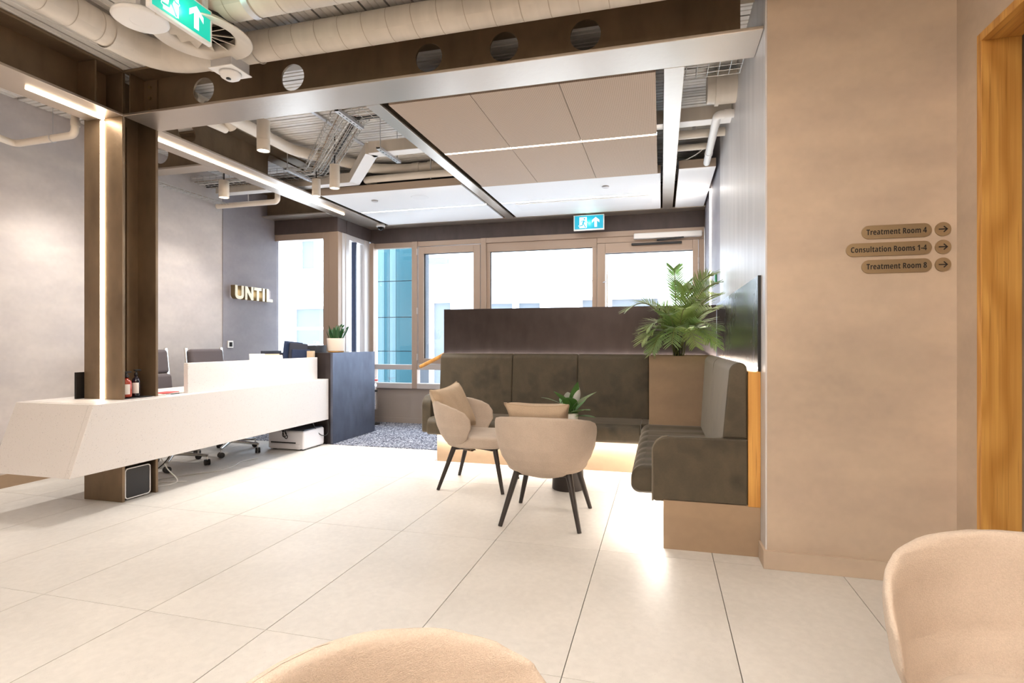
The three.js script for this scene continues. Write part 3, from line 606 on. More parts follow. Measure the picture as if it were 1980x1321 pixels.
// ================================================================ SERVICES BEHIND THE MAIN BEAM
{
  // wire basket with cables, dropping below the beam
  const t = thing('cable_basket', 'wire basket full of cables slanting across the open ceiling bay', 'cable tray', [-2.9, 2.90, 4.4]);
  const path = [V(-0.2, 2.90, 3.80), V(-2.25, 2.90, 3.80), V(-2.38, 2.90, 3.87), V(-3.40, 2.90, 4.96), V(-3.53, 2.90, 5.03), V(-4.95, 2.90, 5.03)];
  const lines = [], hoops = []; const W = 0.14, H = 0.055;
  const sec = [[-W, H], [-W, 0], [-W / 3, 0], [W / 3, 0], [W, 0], [W, H]];
  const side = [[0, -1], [0, -1], [0.40, -0.92], [0.40, -0.92], [0, -1], [0, -1]];   // across the tray at each bend
  const at = (i, q, dy) => path[i].clone().add(new THREE.Vector3(side[i][0] * q, dy, side[i][1] * q));
  for (const [q, dy] of sec) lines.push(tube(path.map((p, i) => at(i, q, dy)), 0.0026, 60, 5, false, 0.05));
  const curve = new THREE.CatmullRomCurve3(path, false, 'catmullrom', 0.05);
  for (let k = 0; k <= 62; k++) { const p = curve.getPointAt(k / 62), T = curve.getTangentAt(k / 62), a = new THREE.Vector3(-T.z, 0, T.x); hoops.push(tube(sec.map(([q, dy]) => p.clone().addScaledVector(a, q).add(new THREE.Vector3(0, dy, 0))), 0.0024, 10, 5, false, 0.02)); }
  part('basket', [...lines, ...hoops], M.wire, t);
  for (let k = 0; k < 18; k++) {
    const z0 = rr(-0.12, 0.12), z1 = z0 + rr(-0.03, 0.03), dy = rr(0.006, 0.045);
    const c = path.map((p, i) => at(i, (i < 3 ? z0 : z1) + rr(-0.012, 0.012), dy + rr(-0.008, 0.012)));
    part('cable', tube(c, rr(0.003, 0.0065), 70, 6, false, 0.25), [M.cableGrey, M.cableBrown, M.cableGrey, M.cableBlack, M.white][k % 5], t);
  }
  const strut = (label, X, Y, z0, z1, rodsTop) => {
    const s = thing('strut_rail', label, 'strut rail', [X, Y, (z0 + z1) / 2], 'slotted strut rails');
    const slots = []; const sh = new THREE.Shape(); sh.moveTo(z0, -0.02); sh.lineTo(z1, -0.02); sh.lineTo(z1, 0.02); sh.lineTo(z0, 0.02);
    for (let z = z0 + 0.03; z < z1 - 0.03; z += 0.05) { const h = new THREE.Path(); h.moveTo(z, -0.006); h.lineTo(z + 0.026, -0.006); h.lineTo(z + 0.026, 0.006); h.lineTo(z, 0.006); sh.holes.push(h); }
    const plate = extrude(sh, 0.003).rotateY(Math.PI / 2).rotateZ(-Math.PI / 2).translate(0, 0, 0);
    plate.translate(X, Y + 0.003, 0);
    part('channel', [plate, bx(X - 0.021, X - 0.018, Y, Y + 0.022, z0, z1), bx(X + 0.018, X + 0.021, Y, Y + 0.022, z0, z1)], M.galvSteel, s);
    part('slot_backing', bx(X - 0.016, X + 0.016, Y + 0.012, Y + 0.014, z0, z1), M.slot, s);
    for (const z of [z0 + 0.04, z1 - 0.04]) part('threaded_rod', rod(V(X, Y + 0.02, z), V(X, DECK, z), 0.004), M.galvSteel, s);
  };
  strut('slotted strut rail under the near end of the slanting cable basket', -2.33, 2.872, 3.62, 3.98);
  strut('long slotted strut rail where the cable basket meets the beam', -3.62, 2.872, 4.72, 5.33);
  strut('slotted strut rail under the bend of the white trunking', -2.36, 2.825, 4.30, 4.70);
  // trunking
  const q = thing('cable_trunking', 'beige and white cable trunking with a slanting middle length', 'trunking', [-2.3, 2.84, 4.49]);
  const zz = [4.432, 4.545];
  for (const [a, b] of [[-2.53, -1.965], [-1.855, 0.016], [0.138, 0.515]]) { part('run', bx(a, b, 2.85, 2.95, ...zz), M.duct, q); part('base_cover', bx(a, b, 2.846, 2.85, ...zz), M.white, q); }
  const dx = -0.63, dz = 0.76, L = Math.hypot(dx, dz), ang = Math.atan2(dz, -dx);
  part('slanting_run', new THREE.BoxGeometry(L + 0.03, 0.10, 0.113).rotateY(-ang).translate(-2.53 + dx / 2, 2.90, -(4.4885 + dz / 2)), M.duct, q);
  part('slanting_cover', new THREE.BoxGeometry(L + 0.03, 0.004, 0.113).rotateY(-ang).translate(-2.53 + dx / 2, 2.848, -(4.4885 + dz / 2)), M.white, q);
  part('far_run', bx(-4.9, -3.14, 2.85, 2.95, 5.19, 5.303), M.duct, q); part('far_cover', bx(-4.9, -3.14, 2.846, 2.85, 5.19, 5.303), M.white, q);
  // waste pipes
  const p1 = thing('waste_pipe', 'thick beige waste pipe running back then turning across the ceiling', 'pipe', [-3.0, 2.88, 4.4]);
  part('pipe_run', bend([V(-3.47, 3.03, 3.45), V(-3.47, 3.03, 4.65), V(-2.99, 3.03, 5.37), V(-2.66, 3.03, 5.47), V(-1.97, 3.03, 5.47)], 0.052, 0.10, 8, 20), M.pipe, p1);
  for (const g of [rod(V(-3.47, 3.03, 4.20), V(-3.47, 3.03, 4.28), 0.058, 0.058, 20), rod(V(-2.58, 3.03, 5.47), V(-2.50, 3.03, 5.47), 0.060, 0.060, 20), rod(V(-2.40, 3.03, 5.47), V(-2.33, 3.03, 5.47), 0.060, 0.060, 20)]) part('collar', g, M.pipe, p1);
  part('hanger', [rod(V(-2.25, 3.06, 5.47), V(-2.25, DECK, 5.47), 0.005)], M.galvSteel, p1);
  const p2 = thing('waste_pipe', 'beige pipe with a tee and elbow hugging the beam by the column', 'pipe', [-3.5, 2.85, 3.5]);
  part('pipe_run', bend([V(-3.44, 2.90, 3.75), V(-3.46, 2.90, 3.47), V(-3.70, 2.90, 3.47)], 0.035, 0.06, 8, 18), M.pipe, p2);
  part('tee', [bend([V(-3.36, 2.955, 3.46), V(-3.32, 2.955, 3.62), V(-3.30, 2.94, 3.72)], 0.046, 0.03, 6, 18), rod(V(-3.40, 2.905, 3.78), V(-3.40, 2.955, 3.72), 0.034, 0.034, 18)], M.pipe, p2);
  const p3 = thing('waste_pipe', 'beige pipe with an elbow in front of the white ceiling raft', 'pipe', [-2.6, 2.8, 5.31]);
  part('pipe_run', bend([V(-1.97, 2.915, 5.36), V(-3.10, 2.915, 5.36), V(-3.10, 2.915, 5.68)], 0.036, 0.06, 8, 18), M.pipe, p3);
  part('hanger', [rod(V(-2.33, 2.87, 5.36), V(-2.33, DECK, 5.36), 0.006), rod(V(-2.05, 2.92, 5.36), V(-2.05, DECK, 5.36), 0.009)], M.galvSteel, p3);
  const p4 = thing('waste_pipe', 'beige pipe in a loop hanger by the left wall beside the column', 'pipe', [-4.75, 2.6, 3.2]);
  part('pipe_run', bend([V(-4.70, 2.70, 2.4), V(-4.84, 2.695, 3.13), V(-4.23, 2.705, 3.13), V(-4.225, 2.86, 3.13)], 0.026, 0.05, 8, 16), M.pipe, p4);
  part('coupling', [rod(V(-4.225, 2.77, 3.13), V(-4.225, 2.81, 3.13), 0.031, 0.031, 16), rod(V(-4.225, 2.85, 3.13), V(-4.225, DECK, 3.13), 0.018, 0.018, 12)], M.pipe, p4);
  part('hanger', [rod(V(-4.45, 2.73, 3.13), V(-4.45, DECK, 3.13), 0.003), new THREE.TorusGeometry(0.031, 0.003, 6, 24).rotateY(Math.PI / 2).translate(-4.45, 2.702, -3.13)], M.galvSteel, p4);
  const p5 = thing('waste_pipe', 'low beige pipe with an elbow left of the long light strip', 'pipe', [-4.5, 2.68, 5.35]);
  part('pipe_run', bend([V(-4.98, 2.735, 5.30), V(-4.16, 2.735, 5.30), V(-4.16, 2.86, 5.30), V(-4.08, 2.86, 5.30)], 0.030, 0.05, 8, 16), M.pipe, p5);
  part('hanger', [rod(V(-4.55, 2.76, 5.30), V(-4.55, DECK, 5.30), 0.006)], M.galvSteel, p5);
  // dark insulated duct and void behind
  const p6 = thing('insulated_duct', 'dark insulated duct in the shadow above the white raft', 'duct', [-2.8, 2.88, 5.8]);
  part('duct_run', rod(V(-3.49, 2.99, 5.84), V(-2.0, 2.99, 5.84), 0.115, 0.115, 28), M.insulation, p6);
  const p7 = thing('insulated_duct', 'dark insulated duct beside the beam behind the spotlights', 'duct', [-3.6, 2.88, 5.9]);
  part('duct_run', rod(V(-3.60, 2.97, 5.40), V(-3.60, 2.97, 6.5), 0.085, 0.085, 28), M.insulation, p7);
  // diagonal conduit on the deck
  const p8 = thing('conduit', 'slim grey conduit fixed across the ribs of the ceiling deck', 'conduit', [-2.9, 3.08, 4.2]);
  part('tube', bx(-2.86, -2.825, 3.095, 3.113, 3.42, 5.1, 0.004), M.galvSteel, p8);
  const p9 = thing('cable_tray', 'narrow wire tray with loose cables beside the left wall', 'cable tray', [-4.85, 2.72, 4.7]);
  const l9 = []; for (const dx of [-0.06, -0.02, 0.02, 0.06]) l9.push(rod(V(-4.86 + dx, 2.745, 4.35), V(-4.86 + dx, 2.745, 5.4), 0.003, 0.003, 6)); for (let z = 4.36; z < 5.4; z += 0.08) l9.push(rod(V(-4.92, 2.745, z), V(-4.80, 2.745, z), 0.003, 0.003, 6));
  part('basket', l9, M.wire, p9);
  for (let k = 0; k < 6; k++) part('cable', tube([V(-4.9 + k * 0.015, 2.76, 4.34), V(-4.88 + rr(-0.03, 0.03), 2.75 + rr(0, 0.02), 4.7), V(-4.86 + rr(-0.03, 0.03), 2.755, 5.05), V(-4.87 + rr(-0.03, 0.03), 2.76, 5.38)], 0.005, 30, 6), k % 2 ? M.cableGrey : M.cableBrown, p9);
}
// ---- right hand bay
{
  const t = thing('wire_basket', 'wire cable basket between the slim beam and the right wall', 'cable tray', [0.3, 2.93, 3.8]);
  const a = [], W = 0.10; const z0 = 3.80;
  for (const [dz, dy] of [[-W, 0.06], [-W, 0.03], [-W, 0], [-W / 3, 0], [W / 3, 0], [W, 0], [W, 0.03], [W, 0.06]]) a.push(rod(V(0.14, 2.93 + dy, z0 + dz), V(0.505, 2.93 + dy, z0 + dz), 0.003, 0.003, 6));
  for (let x = 0.16; x < 0.51; x += 0.068) a.push(tube([V(x, 2.99, z0 - W), V(x, 2.93, z0 - W), V(x, 2.93, z0 + W), V(x, 2.99, z0 + W)], 0.0028, 20, 5, false, 0.02));
  part('basket', a, M.wire, t);
  part('cable', tube([V(0.14, 2.94, 3.78), V(0.3, 2.945, 3.80), V(0.50, 2.94, 3.79)], 0.006, 20, 6), M.cableBlack, t);
  const d = thing('air_duct', 'capped round beige duct stub coming out of the right wall', 'duct', [0.42, 2.87, 4.22]);
  part('stub', rod(V(0.517, 2.985, 4.22), V(0.40, 2.985, 4.22), 0.112, 0.112, 36), M.duct, d);
  part('flange', rod(V(0.40, 2.985, 4.22), V(0.375, 2.985, 4.22), 0.122, 0.122, 36), M.duct, d);
  part('cap', rod(V(0.375, 2.985, 4.22), V(0.32, 2.985, 4.22), 0.108, 0.102, 36), M.duct, d);
  const p = thing('waste_pipe', 'white pipe bending from the right wall towards the shopfront', 'pipe', [0.44, 2.8, 4.4]);
  part('pipe_run', bend([V(0.517, 2.835, 4.33), V(0.402, 2.835, 4.33), V(0.408, 2.815, 5.40)], 0.030, 0.045, 8, 18), M.white, p);
  part('coupling', [rod(V(0.4065, 2.821, 5.12), V(0.407, 2.820, 5.17), 0.034, 0.034, 18), rod(V(0.45, 2.835, 4.33), V(0.50, 2.835, 4.33), 0.034, 0.034, 18)], M.white, p);
  const p2 = thing('waste_pipe', 'beige cross pipe behind the trunking at the right wall', 'pipe', [0.33, 2.88, 4.9]);
  part('pipe_run', rod(V(0.14, 2.92, 4.92), V(0.517, 2.92, 4.92), 0.036, 0.036, 18), M.pipe, p2);
  part('hanger', [bx(0.255, 0.285, 2.93, DECK, 4.90, 4.915)], M.galvSteel, p2);
  const p3 = thing('waste_pipe', 'thinner beige cross pipe above the narrow white raft', 'pipe', [0.28, 2.87, 5.2]);
  part('pipe_run', rod(V(0.14, 2.905, 5.20), V(0.40, 2.905, 5.20), 0.028, 0.028, 18), M.pipe, p3);
  const q = thing('cable', 'loose white cable above the narrow white raft', 'cable', [0.25, 2.85, 5.3]);
  part('lead', tube([V(0.15, 2.87, 5.5), V(0.25, 2.87, 5.4), V(0.36, 2.91, 5.32), V(0.44, 3.0, 5.3)], 0.005, 24, 6), M.white, q);
}

// ================================================================ RECEPTION DESK
{
  const t = thing('reception_desk', 'long speckled white terrazzo reception desk wrapped round the column', 'desk', [-3.97, 0.28, 4.1]);
  const T = 0.74, Bm = 0.285;
  // front apron with its sloping near end
  const s = new THREE.Shape(); s.moveTo(2.645, Bm); s.lineTo(5.47, Bm); s.lineTo(5.47, T); s.lineTo(2.80, T); s.closePath();
  part('front', alongX(s, -3.665, -3.62, 0.003, 1), M.terrazzo, t);
  const e = new THREE.Shape(); e.moveTo(2.647, Bm); e.lineTo(2.69, Bm); e.lineTo(2.84, T - 0.002); e.lineTo(2.80, T - 0.002); e.closePath();
  part('end', alongX(e, -4.32, -3.666), M.terrazzo, t);
  part('top', [bx(-4.32, -3.666, T - 0.04, T, 2.842, 3.098), bx(-3.738, -3.666, T - 0.04, T, 3.098, 3.396), bx(-4.32, -4.102, T - 0.04, T, 3.098, 3.396), bx(-3.91, -3.738, T - 0.04, T, 3.124, 3.37), bx(-4.102, -3.93, T - 0.04, T, 3.124, 3.37), bx(-4.32, -3.666, T - 0.04, T, 3.396, 5.468)], M.terrazzo, t);
  part('screen', bx(-3.757, -3.716, T, 0.985, 3.645, 5.40, 0.003), M.terrazzo, t);
  part('underside', bx(-3.70, -3.666, Bm, Bm + 0.03, 3.40, 5.46), M.black, t);
}
{
  const t = thing('steel_cabinet', 'tall blackened steel cabinet closing the desk at its far end', 'cabinet', [-3.9, 0, 5.9]);
  part('side_panel', bx(-3.60, -3.57, 0.006, 1.035, 5.475, 6.42, 0.002), M.cabinetSteel, t);
  part('body', bx(-4.25, -3.602, 0.006, 1.028, 5.478, 6.32), M.darkSteel, t);
  part('top_plate', bx(-4.26, -3.602, 1.028, 1.034, 5.476, 6.325), M.darkSteel, t);
}
{ // laser printer under the desk
  const t = thing('printer', 'white laser printer on the floor under the desk', 'printer', [-3.87, 0, 5.26]);
  part('body', bx(-4.10, -3.652, 0.012, 0.205, 5.065, 5.44, 0.022), M.printerWhite, t);
  part('lid', bx(-4.07, -3.67, 0.203, 0.217, 5.10, 5.43, 0.006), M.printerDark, t);
  part('paper_slot', bx(-4.055, -3.75, 0.075, 0.088, 5.058, 5.068), M.black, t);
  part('tray', bx(-4.06, -3.70, 0.014, 0.066, 5.06, 5.075, 0.003), M.printerWhite, t);
  part('foot', [bx(-4.06, -4.02, 0, 0.013, 5.10, 5.14), bx(-3.72, -3.68, 0, 0.013, 5.10, 5.14), bx(-4.06, -4.02, 0, 0.013, 5.36, 5.40), bx(-3.72, -3.68, 0, 0.013, 5.36, 5.40)], M.black, t);
  const c = thing('cable', 'black looped cable hanging in front of the printer', 'cable', [-3.86, 0.13, 5.03]);
  part('loop', tube([V(-3.90, 0.225, 5.03), V(-3.875, 0.20, 5.02), V(-3.855, 0.15, 5.02), V(-3.83, 0.132, 5.02), V(-3.82, 0.16, 5.02), V(-3.85, 0.19, 5.025), V(-3.86, 0.232, 5.06)], 0.005, 40, 6), M.cableBlack, c);
  part('cross_loop', tube([V(-3.93, 0.225, 5.04), V(-3.88, 0.222, 5.015), V(-3.83, 0.19, 5.015), V(-3.845, 0.15, 5.015), V(-3.875, 0.165, 5.015), V(-3.87, 0.215, 5.03), V(-3.82, 0.235, 5.07)], 0.005, 40, 6), M.cableBlack, c);
  const c2 = thing('cable', 'black cable drooping between printer and steel cabinet', 'cable', [-3.64, 0.1, 5.45]);
  part('lead', tube([V(-3.685, 0.29, 5.25), V(-3.655, 0.15, 5.33), V(-3.63, 0.11, 5.42), V(-3.615, 0.16, 5.462), V(-3.63, 0.29, 5.462)], 0.005, 30, 6), M.cableBlack, c2);
}
// ---- things on the cabinet and the desk
function leafGeo(L, W, curve, fold, n = 8, tipK = 1) {       // leaf along +y from the origin, bending to +z
  return grid(4, n, (u, v) => {
    const w = W * Math.pow(Math.sin(Math.PI * Math.min(0.999, v * 0.93 + 0.045)), 0.8 * tipK) * (u - 0.5);
    const a = curve * v; const y = L * (curve ? Math.sin(a) / curve : v), z = L * (curve ? (1 - Math.cos(a)) / curve : 0);
    return new THREE.Vector3(w, y - Math.abs(u - 0.5) * 0, z + Math.abs(w) * fold);
  });
}
{
  const t = thing('potted_succulent', 'cream pot of upright dark green leaves on the steel cabinet', 'plant', [-3.705, 1.035, 5.75]);
  const c = V(-3.705, 1.035, 5.75);
  part('pot', lathe([[0, 0.012], [0.088, 0.012], [0.094, 0.02], [0.103, 0.15], [0.104, 0.165], [0.098, 0.165], [0.094, 0.15], [0, 0.148]], c, 40), M.ceramic, t);
  part('saucer', lathe([[0, 0], [0.088, 0], [0.09, 0.014], [0, 0.014]], c, 40), M.oak, t);
  part('soil', lathe([[0, 0.152], [0.094, 0.150]], c, 24), M.soil, t);
  for (let k = 0; k < 20; k++) {
    const a = k * 2.4, R = 0.075 * Math.sqrt((k + 0.5) / 20), L = rr(0.12, 0.19), lean = (R / 0.075) * rr(0.12, 0.4);
    const g = leafGeo(L, 0.042, 0.3, 0.3, 7); g.rotateX(lean).rotateY(a).translate(c.x + R * Math.sin(a), c.y + 0.145, c.z + R * Math.cos(a));
    part('leaf', g, M.leafDark, t);
  }
  for (const [dx, dy, dz] of [[0.12, 0.17, -0.02], [0.05, 0.2, 0.0], [0.10, 0.19, 0.04]]) { const g = leafGeo(0.05, 0.022, 0.3, 0.2, 5); g.rotateZ(-0.9).translate(c.x + dx, c.y + 0.1 + dy, c.z + dz); part('leaf', g, M.leafDark, t); part('stalk', rod(new THREE.Vector3(c.x + dx * 0.2, c.y + 0.14, c.z), new THREE.Vector3(c.x + dx, c.y + 0.1 + dy, c.z + dz), 0.0025), M.stem, t); }
  const b = thing('tissue_box', 'low dark tissue box beside the potted succulent', 'tissue box', [-3.90, 1.035, 5.65]);
  part('box', bx(-3.965, -3.845, 1.0345, 1.118, 5.56, 5.77, 0.003), M.tissueBox, b);
  part('tissue', grid(6, 6, (u, v) => V(-3.93 + 0.05 * u, 1.115 + 0.03 * Math.sin(u * 3) * (0.4 + v) + 0.012 * v, 5.63 + 0.05 * v)), M.paper, b);
  const f = thing('folder_stand', 'two dark blue folders leaning upright behind the desk screen', 'folders', [-3.93, 0.74, 5.40]);
  const fold = (x, z, h, tilt) => new RoundedBoxGeometry(0.21, h, 0.022, 2, 0.003).translate(0, h / 2, 0).rotateZ(-tilt).rotateY(1.1).translate(x, 0.742, -z);
  part('folder', fold(-4.0, 5.29, 0.42, 0.12), M.navy, f); part('folder', fold(-3.94, 5.325, 0.40, 0.08), M.printerDark, f); part('folder', fold(-3.91, 5.36, 0.33, 0.02), M.navy, f);
  const k = part('card_holder', bx(-3.855, -3.775, 0.741, 1.055, 5.40, 5.44, 0.003), M.card); tag(k, 'small tan card holder between the folders and the steel cabinet', 'card holder');
  const w = thing('leaflet_rack', 'white leaflets standing behind the middle of the desk screen', 'leaflets', [-3.95, 0.74, 4.85]);
  part('leaflet', new THREE.BoxGeometry(0.15, 0.30, 0.012).rotateX(-0.22).rotateY(1.0).translate(-3.97, 0.742 + 0.146, -4.76), M.paper, w);
  part('leaflet', new THREE.BoxGeometry(0.19, 0.295, 0.012).rotateX(-0.22).rotateY(1.0).translate(-3.95, 0.742 + 0.144, -4.93), M.card, w);
  part('leaflet', new THREE.BoxGeometry(0.19, 0.28, 0.02).rotateX(-0.22).rotateY(1.0).translate(-3.93, 0.742 + 0.138, -4.95), M.paper, w);
  const tb = part('desk_monitor', bx(-4.22, -4.20, 0.741, 1.06, 5.10, 5.42, 0.004), M.printerDark); tag(tb, 'back edge of a dark low monitor behind the folders', 'monitor');
}
{ // pump bottles in the hollow of the column
  const pump = (label, X, Z, body, rB, hB, labelMat, square) => {
    const t = thing('pump_bottle', label, 'bottle', [X, 0.747, Z], 'hand wash bottles'); const c = V(X, 0.747, Z);
    part('body', lathe([[0, 0.002], [rB * 0.92, 0.002], [rB, 0.01], [rB, hB * 0.78], [rB * 0.86, hB * 0.92], [rB * 0.42, hB], [rB * 0.36, hB + 0.012], [0, hB + 0.012]], c, 36), body, t);
    part('pump', [lathe([[0, hB + 0.012], [rB * 0.46, hB + 0.012], [rB * 0.46, hB + 0.03], [rB * 0.2, hB + 0.034], [rB * 0.2, hB + 0.05], [0, hB + 0.05]], c, 24), new RoundedBoxGeometry(0.022, 0.012, 0.05, 2, 0.004).translate(c.x, c.y + hB + 0.052, c.z - 0.01)], M.black, t);
    const arc = grid(10, 2, (u, v) => { const a = 0.75 + (u - 0.5) * 1.6; return new THREE.Vector3(c.x + Math.sin(a) * (rB + 0.0006), c.y + 0.025 + v * hB * 0.55, c.z + Math.cos(a) * (rB + 0.0006)); });
    part('label', arc, M.paper, t);
  };
  pump('red amber pump bottle with a cream label in the column hollow', -3.805, 3.185, M.amber, 0.036, 0.135);
  pump('dark navy pump bottle with a white label in the column hollow', -3.815, 3.272, M.navyGlass, 0.027, 0.145);
  const tray = part('bottle_tray', bx(-3.87, -3.748, 0.7405, 0.7465, 3.135, 3.355, 0.002), M.black); tag(tray, 'thin black tray under the pump bottles', 'tray');
  const pad = part('tablet', bx(-4.128, -4.112, 0.741, 0.935, 3.05, 3.12, 0.003), M.blackGloss); tag(pad, 'edge of a black tablet beside the left of the column', 'tablet');
  const p = thing('paper_stack', 'loose papers with red print on the desk beside the screen', 'papers', [-3.82, 0.74, 3.55]);
  part('sheet', [new THREE.BoxGeometry(0.16, 0.004, 0.22).rotateY(0.3).translate(-3.83, 0.743, -3.53), new THREE.BoxGeometry(0.15, 0.004, 0.21).rotateY(-0.2).translate(-3.84, 0.748, -3.55)], M.paper, p);
  part('red_sheet', new THREE.BoxGeometry(0.10, 0.006, 0.16).rotateY(0.15).translate(-3.82, 0.753, -3.54), M.redPaper, p);
  part('pen', rod(V(-3.745, 0.746, 3.47), V(-3.735, 0.746, 3.58), 0.004), M.black, p);
}
{ // air purifier style heater on the floor in the column hollow
  const t = thing('desk_heater', 'small black heater panel with a white rim at the foot of the column', 'heater', [-3.80, 0, 3.23]);
  const rim = (w, h, r) => roundRect(-w / 2, w / 2, 0, h, r);
  const place = (g) => g.rotateY(Math.PI / 2).translate(-3.80, 0.012, -3.232);
  part('body', place(extrude(rim(0.205, 0.222, 0.022), 0.045, 0.003, 2)), M.black, t);
  const s = rim(0.207, 0.224, 0.024); s.holes.push(new THREE.Path(rim(0.195, 0.211, 0.019).getPoints(8).map((q) => new THREE.Vector2(q.x, q.y + 0.0065))));
  part('rim', place(extrude(s, 0.012).translate(0, -0.001, 0.040)), M.white, t);
  part('screen', place(extrude(rim(0.194, 0.210, 0.018), 0.006).translate(0, 0.006, 0.040)), M.blackGloss, t);
  part('foot', bx(-3.83, -3.77, 0, 0.013, 3.16, 3.30), M.black, t);
}
{ // leads on the floor
  const w1 = thing('cable', 'long grey cable lying on the floor under the desk', 'cable', [-3.9, 0, 4.1]);
  part('lead', tube([V(-3.98, 0.006, 3.35), V(-4.1, 0.006, 3.55), V(-3.98, 0.006, 3.85), V(-3.84, 0.006, 4.05), V(-3.82, 0.006, 4.25), V(-3.90, 0.006, 4.45), V(-3.86, 0.006, 4.62)], 0.005, 60, 6), M.cableGrey, w1);
  const w2 = thing('cable', 'white cable tangle hanging beside the foot of the column', 'cable', [-3.85, 0, 3.6]);
  part('lead', tube([V(-3.9, 0.30, 3.52), V(-3.86, 0.14, 3.58), V(-3.80, 0.02, 3.62), V(-3.92, 0.008, 3.45), V(-3.98, 0.008, 3.6), V(-3.78, 0.008, 3.7)], 0.0045, 60, 6), M.white, w2);
  const w3 = thing('cable', 'black cable curving from the desk into the column hollow', 'cable', [-3.82, 0.08, 3.45]);
  part('lead', tube([V(-3.80, 0.32, 3.56), V(-3.79, 0.24, 3.54), V(-3.82, 0.16, 3.46), V(-3.88, 0.11, 3.36)], 0.005, 30, 6), M.cableBlack, w3);
}
// ---- swivel chairs
function swivelChair(label, X, Z, face, baseTurn) {
  const t = localThing('swivel_chair', label, 'office chair', [X, 0, Z], face, 'swivel chairs behind the desk');   // faces +z of its own axes
  part('seat', new RoundedBoxGeometry(0.48, 0.085, 0.47, 4, 0.035).translate(0, 0.475, 0.0), M.officeFabric, t);
  part('backrest', new RoundedBoxGeometry(0.46, 0.27, 0.075, 4, 0.034).rotateX(-0.10).translate(0, 0.71, -0.27), M.officeFabric, t);
  part('headrest', new RoundedBoxGeometry(0.44, 0.235, 0.07, 4, 0.033).rotateX(-0.12).translate(0, 0.965, -0.31), M.officeFabric, t);
  part('back_frame', [new RoundedBoxGeometry(0.035, 0.60, 0.02, 2, 0.006).rotateX(-0.11).translate(-0.235, 0.80, -0.31), new RoundedBoxGeometry(0.035, 0.60, 0.02, 2, 0.006).rotateX(-0.11).translate(0.235, 0.80, -0.31), new RoundedBoxGeometry(0.40, 0.03, 0.05, 2, 0.008).translate(0, 0.49, -0.25), rod(new THREE.Vector3(-0.2, 0.49, -0.25), new THREE.Vector3(-0.235, 0.55, -0.28), 0.012), rod(new THREE.Vector3(0.2, 0.49, -0.25), new THREE.Vector3(0.235, 0.55, -0.28), 0.012)], M.chrome, t);
  part('gas_lift', [rod(new THREE.Vector3(0, 0.10, 0), new THREE.Vector3(0, 0.28, 0), 0.030), rod(new THREE.Vector3(0, 0.28, 0), new THREE.Vector3(0, 0.44, 0), 0.018)], M.chrome, t);
  for (let k = 0; k < 5; k++) {
    const a = baseTurn + k * Math.PI * 0.4, d = new THREE.Vector3(Math.sin(a), 0, Math.cos(a));
    const g = new THREE.CylinderGeometry(0.016, 0.028, 0.30, 4); g.rotateY(Math.PI / 4).scale(1, 1, 0.75).rotateX(Math.PI / 2 + 0.09).translate(0, 0.105, 0.165).rotateY(a);
    const sp = part('spoke', g, M.chrome, t);
    const cx = d.x * 0.305, cz = d.z * 0.305, h = 0.028;
    part('caster', [-1, 1].map((s) => { const w = new THREE.CylinderGeometry(h, h, 0.018, 24); w.rotateX(Math.PI / 2).translate(0, 0, s * 0.013).rotateY(a + 0.7).translate(cx, h, cz); return w; }), M.black, t);
    part('caster_stem', rod(new THREE.Vector3(cx, 0.03, cz), new THREE.Vector3(cx, 0.095, cz), 0.008), M.chrome, t);
  }
}
swivelChair('dark grey swivel chair nearest the column, seen through the desk gap', -4.40, 4.15, Math.PI / 2, 0.35);
swivelChair('dark grey swivel chair behind the left end of the desk screen', -4.37, 4.83, Math.PI / 2, 0.14);

